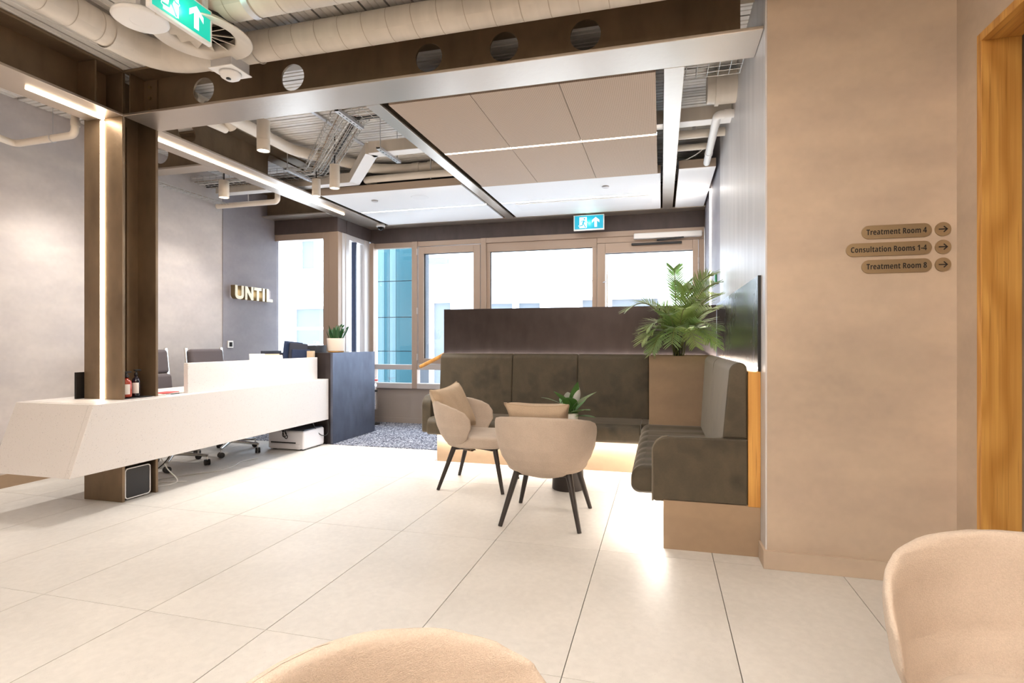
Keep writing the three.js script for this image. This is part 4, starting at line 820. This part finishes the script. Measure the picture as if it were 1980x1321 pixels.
// ================================================================ WALL SIGNS
{
  const t = localThing('wall_lettering', 'raised brass letters UNTIL on the grey wall', 'sign', [-5.022, 1.68, 5.915], Math.PI / 2);
  const H = 0.165, dep = 0.062, mk = (pts) => { const s = new THREE.Shape(); pts.forEach(([a, b], i) => (i ? s.lineTo(a, b) : s.moveTo(a, b))); return s; };
  const st = 0.040, U = new THREE.Shape(); const w = 0.145;
  U.moveTo(0, H); U.lineTo(0, 0.055); U.absarc(0.055, 0.055, 0.055, Math.PI, Math.PI * 1.5); U.lineTo(w - 0.055, 0); U.absarc(w - 0.055, 0.055, 0.055, -Math.PI / 2, 0); U.lineTo(w, H); U.lineTo(w - st, H); U.lineTo(w - st, 0.055); U.absarc(w - 0.06, 0.058, 0.02, 0, -Math.PI / 2, true); U.lineTo(0.06, 0.038); U.absarc(0.06, 0.058, 0.02, -Math.PI / 2, -Math.PI, true); U.lineTo(st, H);
  const N = mk([[0, 0], [0, H], [0.04, H], [0.105, 0.075], [0.105, H], [0.143, H], [0.143, 0], [0.105, 0], [0.038, 0.093], [0.038, 0]]);
  const T = mk([[0, H], [0.135, H], [0.135, H - 0.036], [0.088, H - 0.036], [0.088, 0], [0.047, 0], [0.047, H - 0.036], [0, H - 0.036]]);
  const I = mk([[0, 0], [0.041, 0], [0.041, H], [0, H]]);
  const L = mk([[0, 0], [0.118, 0], [0.118, 0.036], [0.041, 0.036], [0.041, H], [0, H]]);
  let x = -0.378;
  for (const [n, s, adv] of [['U', U, 0.165], ['N', N, 0.155], ['T', T, 0.155], ['I', I, 0.072], ['L', L, 0.13]]) {
    const g = part('letter', extrude(s, dep, 0.001, 1).translate(x, 0, 0.014), M.brassSide, t);
    part('letter_face', extrude(s, 0.002, 0).translate(x, 0, 0.0775), M.brass, g);
    x += adv;
  }
  part('halo_light', new THREE.BoxGeometry(0.60, 0.07, 0.004).translate(-0.035, H / 2, 0.0065), glow(new THREE.Color(1, 0.97, 0.92), 1.5), t);
  const a = areaLight(V(-5.012, 1.68 + H / 2, 5.90), V(-5.2, 1.68 + H / 2, 5.90), 0.70, 0.15, COOL, 1.2);
}
{
  const t = thing('thermostat', 'white framed wall control with a dark screen on the grey wall', 'switch', [-5.015, 1.085, 5.54]);
  part('frame', bx(-5.022, -5.008, 1.085, 1.172, 5.498, 5.582, 0.003), M.white, t);
  part('screen', bx(-5.0085, -5.0065, 1.102, 1.155, 5.515, 5.565), M.blackGloss, t);
  const b = part('exit_button', bx(0.502, 0.519, 1.715, 1.81, 5.62, 5.70, 0.003), std(lin(0.03, 0.30, 0.12), 0.5)); tag(b, 'small green release box on the far right wall behind the palm', 'push button');
}
const font = await new FontLoader().loadAsync('fonts/droid/droid_sans_bold.typeface.json');
{
  const Zf = 3.064;
  const plaque = (text, x0, x1, y, label) => {
    const t = localThing('direction_sign', label, 'sign', [(x0 + x1) / 2, y - 0.0325, Zf], 0, 'direction signs');
    const W = x1 - x0, H = 0.065;
    part('plate', extrude(roundRect(-W / 2, W / 2, 0, H, H / 2 - 0.0001), 0.005, 0.0008, 2, 24), M.plaque, t);
    const g = new TextGeometry(text, { font, size: 0.026, depth: 0.0006, curveSegments: 6 }); g.computeBoundingBox(); const b = g.boundingBox, k = (W - 0.042) / (b.max.x - b.min.x);
    g.translate(-(b.min.x + b.max.x) / 2, 0, 0).scale(k, 1.02, 1).translate(0, 0.0195, 0.0062);
    part('lettering', g, M.ink, t);
  };
  const arrow = (y, label) => {
    const t = localThing('arrow_sign', label, 'sign', [1.292, y - 0.0325, Zf], 0, 'arrow signs');
    part('disc', new THREE.CylinderGeometry(0.033, 0.033, 0.006, 48).rotateX(Math.PI / 2).translate(0, 0.0325, 0.003), M.plaque, t);
    const bar = (ax, ay, bx_, by) => { const L = Math.hypot(bx_ - ax, by - ay); return new RoundedBoxGeometry(L + 0.005, 0.005, 0.001, 2, 0.0004).rotateZ(Math.atan2(by - ay, bx_ - ax)).translate((ax + bx_) / 2, (ay + by) / 2 + 0.0325, 0.0066); };
    part('arrow', [bar(-0.016, 0, 0.016, 0), bar(0.016, 0, 0.004, 0.012), bar(0.016, 0, 0.004, -0.012)], M.ink, t);
  };
  plaque('Treatment Room 4', 0.950, 1.246, 1.692, 'topmost bronze pill sign, reading Treatment Room 4');
  plaque('Consultation Rooms 1-4', 0.882, 1.246, 1.608, 'longest bronze pill sign, in the middle, reading Consultation Rooms 1-4');
  plaque('Treatment Room 8', 0.950, 1.246, 1.524, 'lowest bronze pill sign, reading Treatment Room 8');
  arrow(1.692, 'topmost round bronze arrow sign, beside Treatment Room 4');
  arrow(1.608, 'middle round bronze arrow sign, beside Consultation Rooms 1-4');
  arrow(1.524, 'lowest round bronze arrow sign, beside Treatment Room 8');
}

// ================================================================ BENCHES
{
  const t = thing('long_bench', 'long olive velvet bench with three back cushions below the dark screen', 'bench', [-1.2, 0, 5.15]);
  part('plinth', bx(-2.10, 0.012, 0, 0.29, 4.988, 5.47), M.plinth, t);
  const seat = roundRect(4.80, 5.29, 0.285, 0.442, [0.035, 0.005, 0.005, 0.07]);
  part('seat', [alongX(seat, -2.13, -0.168, 0.012), bx(-0.168, -0.104, 0.29, 0.44, 4.955, 5.30, 0.01)], M.velvet, t);
  const xs = [-2.20, -1.428, -0.775, -0.104];
  for (let i = 0; i < 3; i++) {
    const s = new THREE.Shape(); s.moveTo(5.265, 0.43); s.lineTo(5.43, 0.43); s.lineTo(5.43, 1.0); s.absarc(5.39, 1.0, 0.04, 0, Math.PI / 2); s.lineTo(5.365, 1.04); s.absarc(5.365, 0.98, 0.06, Math.PI / 2, Math.PI - 0.07); s.closePath();
    part('back_cushion', alongX(s, xs[i] + 0.001, xs[i + 1] - 0.001, 0.014, 4), M.velvet, t);
  }
  const arm = roundRect(4.92, 5.43, 0.285, 0.64, [0.02, 0.005, 0.01, 0.11]);
  part('arm', alongX(arm, -2.235, -2.136, 0.016, 4), M.velvet, t);
  part('back_panel', [bx(-2.21, 0.45, 0.27, 1.015, 5.434, 5.495)], M.oak, t);
}
{
  const t = thing('side_bench', 'olive velvet side bench against the right wall with an oak end', 'bench', [0.2, 0, 4.1]);
  part('plinth', bx(0.014, 0.516, 0, 0.275, 3.205, 4.985), M.plinth, t);
  // seat with soft creases running across it
  const prof = []; { const s = roundRect(-0.168, 0.345, 0.285, 0.442, [0.05, 0.005, 0.005, 0.075]); for (const q of s.getPoints(10)) prof.push(q); }
  const n = prof.length, L = 4.945 - 3.262;
  const crease = (z, x) => { let d = 0; for (const [c, wd, a] of [[0.12, 0.05, 0.010], [0.30, 0.06, 0.012], [0.47, 0.05, 0.008], [0.66, 0.07, 0.011], [0.90, 0.06, 0.010], [1.15, 0.06, 0.009], [1.4, 0.07, 0.010]]) { const q = (z - c - 0.25 * (x + 0.1)) / wd; d -= a * Math.exp(-q * q); } return d; };
  const body = grid(n, 110, (u, v) => { const i = Math.round(u * n) % n, q = prof[i]; const z = v * L; let k = 1; const e = Math.min(v * L, (1 - v) * L); const inset = e < 0.014 ? 0.014 - Math.sqrt(Math.max(0, 0.014 ** 2 - (0.014 - e) ** 2)) : 0; const cx = 0.09, cy = 0.36; const f = 1 - inset / 0.08; const y = q.y + (q.y > 0.40 ? crease(z, q.x) : 0); return V(cx + (q.x - cx) * (q.x < 0 ? 1 - inset / 0.26 : 1), cy + (y - cy) * f, 3.262 + z); });
  const cap = new THREE.ShapeGeometry(roundRect(-0.155, 0.345, 0.299, 0.428, [0.045, 0.005, 0.005, 0.066]), 10).translate(0, 0, -3.2635);
  part('seat', [body, cap], M.velvet, t);
  const arm = roundRect(-0.045, 0.452, 0.262, 0.628, [0.02, 0.005, 0.005, 0.085]);
  part('arm', alongZ(arm, 3.205, 3.258, 0.010, 4), M.velvet, t);
  const pts = arm.getPoints(14).map((q) => V(q.x, q.y, 3.212)); part('piping', tube(pts.filter((p) => p.x < 0.447 && p.y > 0.268), 0.006, 90, 8, false, 0.5), M.piping, t);
  for (const [z0, z1] of [[3.206, 4.13], [4.132, 4.945]]) {
    const s = new THREE.Shape(); const y0 = z0 < 3.3 ? 0.632 : 0.44; s.moveTo(0.325, y0); s.lineTo(0.450, y0); s.lineTo(0.450, 1.005); s.absarc(0.415, 1.009, 0.035, 0, Math.PI / 2); s.absarc(0.412, 0.990, 0.054, Math.PI / 2, Math.PI - 0.06); s.closePath();
    const lo = new THREE.Shape(); lo.moveTo(0.315, 0.44); lo.lineTo(0.45, 0.44); lo.lineTo(0.45, 0.64); lo.lineTo(0.326, 0.64); lo.closePath();
    part('back_cushion', z0 < 3.3 ? [alongZ(s, z0, z1, 0.012, 4), alongZ(lo, 3.262, z1, 0.004, 2)] : alongZ(s, z0, z1, 0.012, 4), M.velvet, t);
  }
  part('oak_panel', bx(0.454, 0.516, 0.268, 0.996, 3.20, 5.43, 0.0015), M.oak, t);
}
{
  const a = thing('steel_screen', 'wide dark steel screen behind the long bench', 'screen', [-0.86, 1.02, 5.48]);
  part('sheet', bx(-2.225, 0.50, 1.024, 1.503, 5.467, 5.482, 0.002), M.darkSteel, a);
  part('rear_sheet', bx(-2.223, 0.50, 1.024, 1.497, 5.4825, 5.494), M.darkSteel, a);
  const b = thing('steel_screen', 'glossy dark steel screen on the right wall above the side bench', 'screen', [0.51, 0.997, 4.33]);
  part('sheet', bx(0.5025, 0.5168, 0.998, 1.513, 3.205, 5.462, 0.0015), M.blackSteel, b);
  part('end_cap', bx(0.5012, 0.5168, 0.998, 1.514, 3.198, 3.206), M.black, b);
}
{ // planter at the inner corner
  const t = thing('planter_box', 'tall tan corner planter between the two benches', 'planter', [0.11, 0.44, 5.19]);
  const x0 = -0.10, x1 = 0.450, z0 = 4.952, z1 = 5.425, y0 = 0.29, y1 = 1.036;
  part('box', [bx(x0, x1, y0, y1, z0, z0 + 0.018), bx(x0, x1, y0, y1, z1 - 0.018, z1), bx(x0, x0 + 0.018, y0, y1, z0 + 0.018, z1 - 0.018), bx(x1 - 0.018, x1, y0, y1, z0 + 0.018, z1 - 0.018)], M.plinth, t);
  part('soil', bx(x0 + 0.018, x1 - 0.018, 0.92, 1.0, z0 + 0.018, z1 - 0.018), M.soil, t);
  // areca palm
  const p = thing('areca_palm', 'feathery areca palm growing in the corner planter', 'plant', [0.16, 1.0, 5.2]);
  const frond = (base, mid, tip, n, len, mat) => {
    const c = new THREE.QuadraticBezierCurve3(base, mid, tip); const geos = []; const up = new THREE.Vector3(0, 1, 0);
    for (let k = 0; k < n; k++) {
      const s = 0.36 + 0.64 * (k + 0.5) / n, P = c.getPoint(s), T = c.getTangent(s).normalize();
      const side = T.clone().cross(up).normalize(); if (side.lengthSq() < 0.1) side.set(1, 0, 0); const nn = side.clone().cross(T).normalize();
      const ll = len * (0.55 + 0.9 * Math.sin(Math.PI * (0.15 + 0.8 * (s - 0.36) / 0.64))) * rr(0.85, 1.1) * 0.72;
      for (const sg of [-1, 1]) {
        const dir = T.clone().multiplyScalar(0.75 + 0.5 * (s - 0.3)).addScaledVector(side, sg * 0.85).addScaledVector(nn, rr(0.1, 0.35)).normalize();
        const wv = dir.clone().cross(nn).normalize(), W = 0.0042, droop = rr(0.05, 0.16) * ll;
        const g = grid(1, 4, (u, v) => P.clone().addScaledVector(dir, ll * v).addScaledVector(wv, (u - 0.5) * 2 * W * (0.35 + 1.0 * Math.sin(Math.PI * Math.min(1, 0.15 + v * 0.85)))).add(new THREE.Vector3(0, -droop * v * v, 0)).addScaledVector(nn, Math.abs(u - 0.5) * 0.004));
        const gp = g.attributes.position; for (let q = 0; q < gp.count; q++) if (gp.getX(q) > 0.497) gp.setX(q, 0.497 - 0.1 * (gp.getX(q) - 0.497));   // leaves bend back where they touch the screen
        geos.push(g);
      }
    }
    const r = part('frond', geos, mat, p);
    part('stalk', new THREE.TubeGeometry(c, 20, 0.0042, 6), M.stem, r);
  };
  const B = () => V(0.15 + rr(-0.04, 0.04), 1.0, 5.19 + rr(-0.04, 0.04));
  const tips = [[0.11, 1.83, 5.3], [-0.29, 1.43, 4.95], [-0.16, 1.15, 4.85], [-0.07, 1.08, 4.8], [-0.12, 1.26, 4.9], [0.43, 1.72, 4.95], [0.45, 1.63, 4.75], [0.455, 1.53, 4.65], [0.45, 1.42, 4.7], [0.43, 1.25, 4.65], [0.38, 1.16, 4.75],
    [0.275, 1.62, 5.0], [0.05, 1.38, 4.75], [0.19, 1.42, 4.6], [0.305, 1.50, 4.8], [0.09, 1.14, 4.7], [0.27, 1.12, 4.7], [-0.02, 1.45, 5.1], [0.20, 1.66, 5.3], [0.38, 1.64, 5.2], [-0.07, 1.06, 5.0], [0.44, 1.12, 4.78]];
  const list = tips.map(([x, y, z], i) => { const low = y < 1.3 ? 0.22 : i === 1 ? 0.26 : 0.05; return [[0.15 + (x - 0.15) * 0.42, Math.max(y, 1.25) + low, 5.19 + (z - 5.19) * 0.42], [x, y, z], 24, i === 0 ? 0.13 : 0.17]; });
  list.forEach(([m, e, n, l], i) => frond(B(), V(...m), V(...e), n, l, i % 3 ? M.leafPalm : M.leafPalmB));
  const st = []; for (let k = 0; k < 9; k++) { const x = 0.15 + rr(-0.05, 0.05), z = 5.19 + rr(-0.05, 0.05); st.push(rod(V(x, 0.99, z), V(x + rr(-0.03, 0.03), 1.2, z + rr(-0.04, 0.02)), 0.007, 0.004, 8)); }
  part('stem', st, M.stemDark, p);
}
{ // oak handrail behind the bench end
  const t = thing('handrail', 'round oak handrail sloping up behind the end of the long bench', 'handrail', [-2.3, 0.88, 5.6]);
  part('rail', rod(V(-2.55, 0.888, 5.60), V(-1.7, 1.30, 5.60), 0.021, 0.021, 20), M.oak, t);
  part('end_cap', new THREE.SphereGeometry(0.021, 20, 12).translate(-2.55, 0.888, -5.60), M.oak, t);
  part('bracket', [rod(V(-2.0, 1.13, 5.595), V(-2.0, 1.10, 5.495), 0.007)], M.chrome, t);
}

// ================================================================ LOUNGE CHAIRS
const chairGeo = (() => {
  const lerp = (tab, x) => { for (let i = 0; i < tab.length - 1; i++) if (x <= tab[i + 1][0]) { const k = (x - tab[i][0]) / (tab[i + 1][0] - tab[i][0]); const s = k * k * (3 - 2 * k) * 0.5 + k * 0.5; return tab[i][1] + (tab[i + 1][1] - tab[i][1]) * s; } return tab[tab.length - 1][1]; };
  const PH = [[0.268, 42], [0.31, 62], [0.36, 78], [0.42, 92], [0.50, 100], [0.56, 100], [0.61, 94], [0.64, 84], [0.665, 70], [0.685, 52], [0.70, 30], [0.708, 3]];
  const RA = [[0.268, 0.05], [0.286, 0.115], [0.314, 0.19], [0.345, 0.228], [0.375, 0.25], [0.43, 0.278], [0.50, 0.298], [0.60, 0.311], [0.71, 0.318]];
  const shellPoint = (s, t, o) => {
    const tt = Math.sin(t * Math.PI / 2), y = 0.268 + (0.706 - 0.268) * (0.35 * t + 0.65 * tt), ph = s * lerp(PH, y) * Math.PI / 180, R = lerp(RA, y) + o;
    const lean = (y - 0.40) * 0.10;
    // own axes: the chair faces +z; the back is at -z
    return new THREE.Vector3(Math.sin(ph) * R * 1.03, y, -Math.cos(ph) * R * 1.02 - lean - 0.005);
  };
  const thick = (s, t) => { const m = Math.pow(Math.pow(Math.abs(s), 7) + Math.pow(Math.abs(2 * t - 1), 12), 1 / 7); return 0.040 * Math.sqrt(Math.max(0, 1 - Math.min(1, m) ** 4)); };
  const N = 88, Q = 54;
  const outer = grid(N, Q, (u, v) => shellPoint(2 * u - 1, v, 0.5 * thick(2 * u - 1, v)));
  const inner = grid(N, Q, (u, v) => shellPoint(1 - 2 * u, v, -0.5 * thick(1 - 2 * u, v)));
  let shell = mergeGeometries([outer, inner]); shell.deleteAttribute('normal'); shell = mergeVertices(shell, 1e-4); shell.computeVertexNormals();
  // seat pad: rounded plan, soft edge
  const plan = (a) => { const c = Math.cos(a), s = Math.sin(a); const k = Math.pow(Math.pow(Math.abs(c), 2.8) + Math.pow(Math.abs(s), 2.8), -1 / 2.8); return [c * k * 0.258, s * k * 0.272 + 0.035]; };
  const seat = grid(64, 20, (u, v) => {
    const [x, z] = plan(u * Math.PI * 2), b = v * Math.PI; // b: 0 top centre .. pi bottom centre
    const r = Math.pow(Math.sin(b), 0.32), y = 0.378 + 0.056 * Math.sign(Math.cos(b)) * Math.pow(Math.abs(Math.cos(b)), 0.5);
    return new THREE.Vector3(x * r, y, 0.035 + (z - 0.035) * r);
  });
  const leg = (sx, sz) => { const top = new THREE.Vector3(sx * 0.165, 0.335, sz * 0.165 + 0.02), bot = new THREE.Vector3(sx * 0.250, 0.0, sz * 0.262 + 0.01); return rod(bot, top, 0.0135, 0.0215, 10); };
  const rail = [rod(new THREE.Vector3(-0.17, 0.318, 0.185), new THREE.Vector3(0.17, 0.318, 0.185), 0.014), rod(new THREE.Vector3(-0.17, 0.318, -0.145), new THREE.Vector3(0.17, 0.318, -0.145), 0.014), tube([new THREE.Vector3(-0.175, 0.318, 0.19), new THREE.Vector3(-0.165, 0.332, 0.02), new THREE.Vector3(-0.175, 0.318, -0.15)], 0.014, 16, 8), tube([new THREE.Vector3(0.175, 0.318, 0.19), new THREE.Vector3(0.165, 0.332, 0.02), new THREE.Vector3(0.175, 0.318, -0.15)], 0.014, 16, 8)];
  return { shell, seat, legs: [[-1, 1], [1, 1], [-1, -1], [1, -1]].map(([a, b]) => leg(a, b)), rail };
})();
function makeChair(label, X, Z, face) {
  const t = localThing('lounge_chair', label, 'chair', [X, 0, Z], face, 'beige lounge chairs');
  part('back_shell', chairGeo.shell, M.fabric, t);
  part('seat', chairGeo.seat, M.fabric, t);
  for (const g of chairGeo.legs) part('leg', g, M.wenge, t);
  part('leg_frame', chairGeo.rail, M.wenge, t);
  return t;
}
makeChair('beige lounge chair with its back to the viewer in front of the round table', -0.725, 3.575, Math.PI);
makeChair('beige lounge chair on the left facing the round table', -1.435, 4.265, Math.PI / 2 + 0.02);
makeChair('beige lounge chair cut off by the bottom edge of the picture', -0.164, 0.595, 1.694);
makeChair('beige lounge chair cut off at the lower right corner', 0.768, 1.222, -0.27);
function pillow(label, X, Y, Z, face, tilt, roll, size = 0.40, thick = 0.075) {
  const t = localThing('cushion', label, 'cushion', [X, Y, Z], face, 'linen scatter cushions');
  const sh = (s) => grid(24, 24, (u, v) => {
    const a = 2 * u - 1, b = 2 * v - 1, e = (1 - a ** 4) * (1 - b ** 4), pin = 1 - 0.07 * (1 - a * a) * b * b * 1 - 0;
    const x = a * size / 2 * (1 - 0.11 * (1 - b * b) * Math.abs(a)), y = b * size / 2 * (1 - 0.11 * (1 - a * a) * Math.abs(b));
    const wr = 0.006 * Math.sin(a * 9 + b * 3) * (1 - Math.max(Math.abs(a), Math.abs(b)));
    return new THREE.Vector3(s > 0 ? x : x, y, s * (thick * Math.pow(Math.max(0, e), 0.42) + wr * (e > 0.05 ? 1 : 0)));
  });
  const f = sh(1), r = sh(-1); const ix = r.index.array; for (let i = 0; i < ix.length; i += 3) { const q = ix[i]; ix[i] = ix[i + 1]; ix[i + 1] = q; } r.computeVertexNormals();
  const put = (g) => g.rotateZ(roll).translate(0, size / 2, 0).rotateX(tilt);
  part('cover', [put(f), put(r)], M.linen, t);
  const h = size / 2; const edge = []; for (let k = 0; k < 40; k++) { const a = k / 40 * 4, s = Math.floor(a), q = (a - s) * 2 - 1; const p = s === 0 ? [q, -1] : s === 1 ? [1, q] : s === 2 ? [-q, 1] : [-1, -q]; const [A, Bq] = p; edge.push(new THREE.Vector3(A * h * (1 - 0.11 * (1 - Bq * Bq) * Math.abs(A)), Bq * h * (1 - 0.11 * (1 - A * A) * Math.abs(Bq)), 0)); }
  part('seam', put(tube(edge, 0.003, 120, 6, true, 0.5)), M.linen, t);
}
pillow('linen cushion peeking over the back of the nearer lounge chair', -0.765, 0.425, 3.665, Math.PI, -0.63, 0.0, 0.42, 0.07);
pillow('linen cushion leaning in the left lounge chair', -1.555, 0.435, 4.20, Math.PI / 2 - 0.25, -0.42, 0.12, 0.40, 0.075);

// ---- coffee table and its plant
{
  const c = V(-0.71, 0, 4.33);
  const t = thing('coffee_table', 'small round dark coffee table on a drum base', 'table', [-0.71, 0, 4.33]);
  part('base', lathe([[0, 0], [0.122, 0], [0.125, 0.004], [0.112, 0.43], [0, 0.43]], c, 40), M.wenge, t);
  part('table_top', lathe([[0, 0.43], [0.205, 0.43], [0.212, 0.437], [0.212, 0.452], [0.205, 0.458], [0, 0.458]], c, 56), M.wenge, t);
  const p = thing('potted_plant', 'broad leaved plant in a white pot on the coffee table', 'plant', [-0.685, 0.458, 4.33]);
  const q = V(-0.685, 0.458, 4.33);
  part('pot', lathe([[0, 0.001], [0.045, 0.001], [0.05, 0.006], [0.056, 0.135], [0.053, 0.142], [0.05, 0.135], [0, 0.128]], q, 36), M.white, p);
  part('soil', lathe([[0, 0.131], [0.05, 0.129]], q, 20), M.soil, p);
  const leaf = (L, W, curve, fold, tilt, turn, y, mat) => {
    const g = leafGeo(L * 1.12, W, curve, fold, 10); g.rotateX(tilt).rotateY(turn).translate(q.x, q.y + y, q.z); part('leaf', g, mat, p);
  };
  // turn 0 leans towards the viewer, + to the right
  leaf(0.24, 0.09, 0.7, 0.05, 0.78, -1.25, 0.15, M.leafMid); leaf(0.20, 0.10, 0.6, 0.05, 0.55, -0.75, 0.17, M.leafMid); leaf(0.25, 0.10, 0.5, 0.05, 0.72, 1.15, 0.16, M.leafMid);
  leaf(0.21, 0.12, 0.8, 0.05, 0.90, 0.85, 0.12, M.leafMid); leaf(0.19, 0.12, 1.1, 0.05, 0.35, 0.0, 0.15, M.leafMid); leaf(0.22, 0.10, 0.3, 0.1, 0.15, 0.9, 0.15, M.leafMid);
  leaf(0.20, 0.08, 0.8, 0.1, 1.05, -1.0, 0.10, M.leafMid); leaf(0.19, 0.09, 0.8, 0.1, 1.10, 1.3, 0.10, M.leafMid); leaf(0.17, 0.08, 0.8, 0.1, 0.95, -0.3, 0.12, M.leafMid); leaf(0.20, 0.09, 0.6, 0.1, 0.6, 2.4, 0.13, M.leafMid); leaf(0.18, 0.08, 0.6, 0.1, 0.7, -2.4, 0.13, M.leafMid);
  // pale furled leaf standing up in the middle
  const fl = grid(14, 12, (u, v) => { const a = (u - 0.5) * 3.6, r = 0.044 * Math.sin(Math.PI * Math.min(0.97, 0.12 + v * 0.84)) ; return new THREE.Vector3(q.x + 0.02 + Math.sin(a) * r + 0.035 * v * v, q.y + 0.19 + 0.18 * v * (1 - 0.12 * v), q.z + Math.cos(a) * r * 0.7 - 0.01); });
  part('furled_leaf', fl, M.leafSilver, p, { label: 'pale silvery furled leaf' });
  const fl2 = grid(6, 8, (u, v) => new THREE.Vector3(q.x + 0.01 - 0.10 * v + (u - 0.5) * 0.01, q.y + 0.27 - 0.09 * v + 0.05 * Math.sin(v * 3) + (u - 0.5) * 0.05 * Math.sin(0.3 + v * 2.6), q.z + 0.02 + (u - 0.5) * 0.02));
  part('furled_leaf', fl2, M.leafSilver, p);
  part('stem', [0, 1, 2, 3].map((k) => rod(new THREE.Vector3(q.x + (k - 1.5) * 0.012, q.y + 0.125, q.z), new THREE.Vector3(q.x + (k - 1.5) * 0.03, q.y + 0.22, q.z + 0.01), 0.005, 0.004, 8)), M.stemDark, p);
}
{ // extinguisher behind the steel cabinet
  const t = thing('fire_extinguisher', 'silver fire extinguisher half hidden behind the steel cabinet', 'fire extinguisher', [-3.925, 0, 6.95]);
  const c = V(-3.90, 0, 6.96);
  part('stand', [lathe([[0, 0.006], [0.10, 0.006], [0.10, 0.018], [0, 0.022]], c, 32), rod(V(-3.90, 0.015, 6.99), V(-3.90, 0.22, 6.99), 0.012)], M.black, t);
  part('cylinder', lathe([[0, 0.215], [0.058, 0.215], [0.062, 0.225], [0.062, 0.53], [0.048, 0.575], [0.02, 0.592], [0, 0.592]], c, 36), M.silver, t);
  part('band', lathe([[0.0625, 0.46], [0.063, 0.462], [0.063, 0.486], [0.0625, 0.488]], c, 36), M.black, t);
  part('valve', [rod(V(-3.90, 0.585, 6.96), V(-3.90, 0.625, 6.96), 0.018), bx(-3.93, -3.825, 0.615, 0.632, 6.945, 6.975, 0.004)], M.red, t);
  part('lever', rod(V(-3.90, 0.64, 6.96), V(-3.835, 0.675, 6.96), 0.006), M.white, t);
}

// ================================================================ OUTSIDE
{
  const ground = part('street', bx(-30, 20, -0.4, -0.12, 7.6, 30), M.street); ground.userData.kind = 'structure';
  const b = thing('building', 'white rendered building across the street with shop windows', 'building', [-4, -0.12, 15]);
  const Z = 14.0; const holes = [[-4.5, -3.75, 0.0, 2.25], [-3.68, -3.0, 0.0, 2.25], [-2.0, -1.45, 0.0, 2.3], [-1.25, -0.02, 0.0, 2.3], [-6.1, -5.5, 0.0, 2.3], [-10.5, -9.2, 0.0, 2.2], [1.2, 2.4, 0, 2.3], [-10.3, -9.75, 3.3, 4.2], [-7.2, -6.2, 3.4, 5.2], [-4.4, -3.4, 4.0, 5.8], [-2.0, -1.0, 4.0, 5.8], [0.2, 1.2, 4.0, 5.8]];
  const s = new THREE.Shape(); s.moveTo(-26, -0.12); s.lineTo(16, -0.12); s.lineTo(16, 9); s.lineTo(-26, 9); s.closePath();
  for (const [x0, x1, y0, y1] of holes) { const h = new THREE.Path(); h.moveTo(x0, Math.max(y0, -0.10)); h.lineTo(x0, y1); h.lineTo(x1, y1); h.lineTo(x1, Math.max(y0, -0.10)); h.closePath(); s.holes.push(h); }
  part('wall', extrude(s, 0.3).translate(0, 0, -Z - 0.3), M.render, b);
  part('rear', bx(-26, 16, -0.12, 9, Z + 0.9, Z + 1.1), M.renderShade, b);
  for (const [x0, x1, y0, y1] of holes) {
    const w = part('window', [bx(x0, x0 + 0.06, y0, y1 - 0.07, Z + 0.12, Z + 0.2), bx(x1 - 0.06, x1, y0, y1 - 0.07, Z + 0.12, Z + 0.2), bx(x0, x1, y1 - 0.07, y1, Z + 0.12, Z + 0.2)], M.renderShade, b);
    part('pane', bx(x0 + 0.06, x1 - 0.06, y0, y1 - 0.07, Z + 0.15, Z + 0.16), M.shopGlass, w);
  }
  part('cornice', bx(-26, 16, 2.72, 2.86, Z - 0.12, Z), M.render, b);
  const l = thing('wall_lantern', 'dark bracket lamp on the building across the street', 'lantern', [-6.0, 3.0, 13.8]);
  part('bracket', bx(-6.2, -5.55, 3.28, 3.42, 13.78, 13.99), M.shopGlass, l);
  const r = thing('street_railing', 'white tubular railing outside the left bay window', 'railing', [-6.2, -0.12, 7.9]);
  for (const y of [1.38, 1.10]) part('rail', rod(V(-8.2, y, 7.9), V(-4.95, y, 7.9), 0.024, 0.024, 14), M.white, r);
  for (const x of [-8.1, -6.6, -5.0]) part('post', rod(V(x, -0.12, 7.9), V(x, 1.38, 7.9), 0.024, 0.024, 14), M.white, r);
  // teal glass clad pier by the corner window
  const p = thing('glass_pier', 'teal glass clad pier outside the corner window', 'pier', [-4.45, -0.12, 8.8]);
  part('core', bx(-4.90, -3.99, -0.12, 4.2, 8.64, 9.1), M.gasket, p);
  const ys = [-0.12, 0.46, 1.0, 1.58, 2.2, 2.85, 3.5, 4.2];
  for (let i = 0; i < ys.length - 1; i++) for (const [x0, x1, m] of [[-4.90, -4.60, M.tealPale], [-4.60, -4.50, M.teal], [-4.50, -4.38, M.tealPale], [-4.38, -3.99, M.teal]]) part('glass_panel', bx(x0 + 0.003, x1 - 0.003, ys[i] + 0.006, ys[i + 1] - 0.006, 8.60, 8.638), m, p);
}

renderer.render(scene, camera);
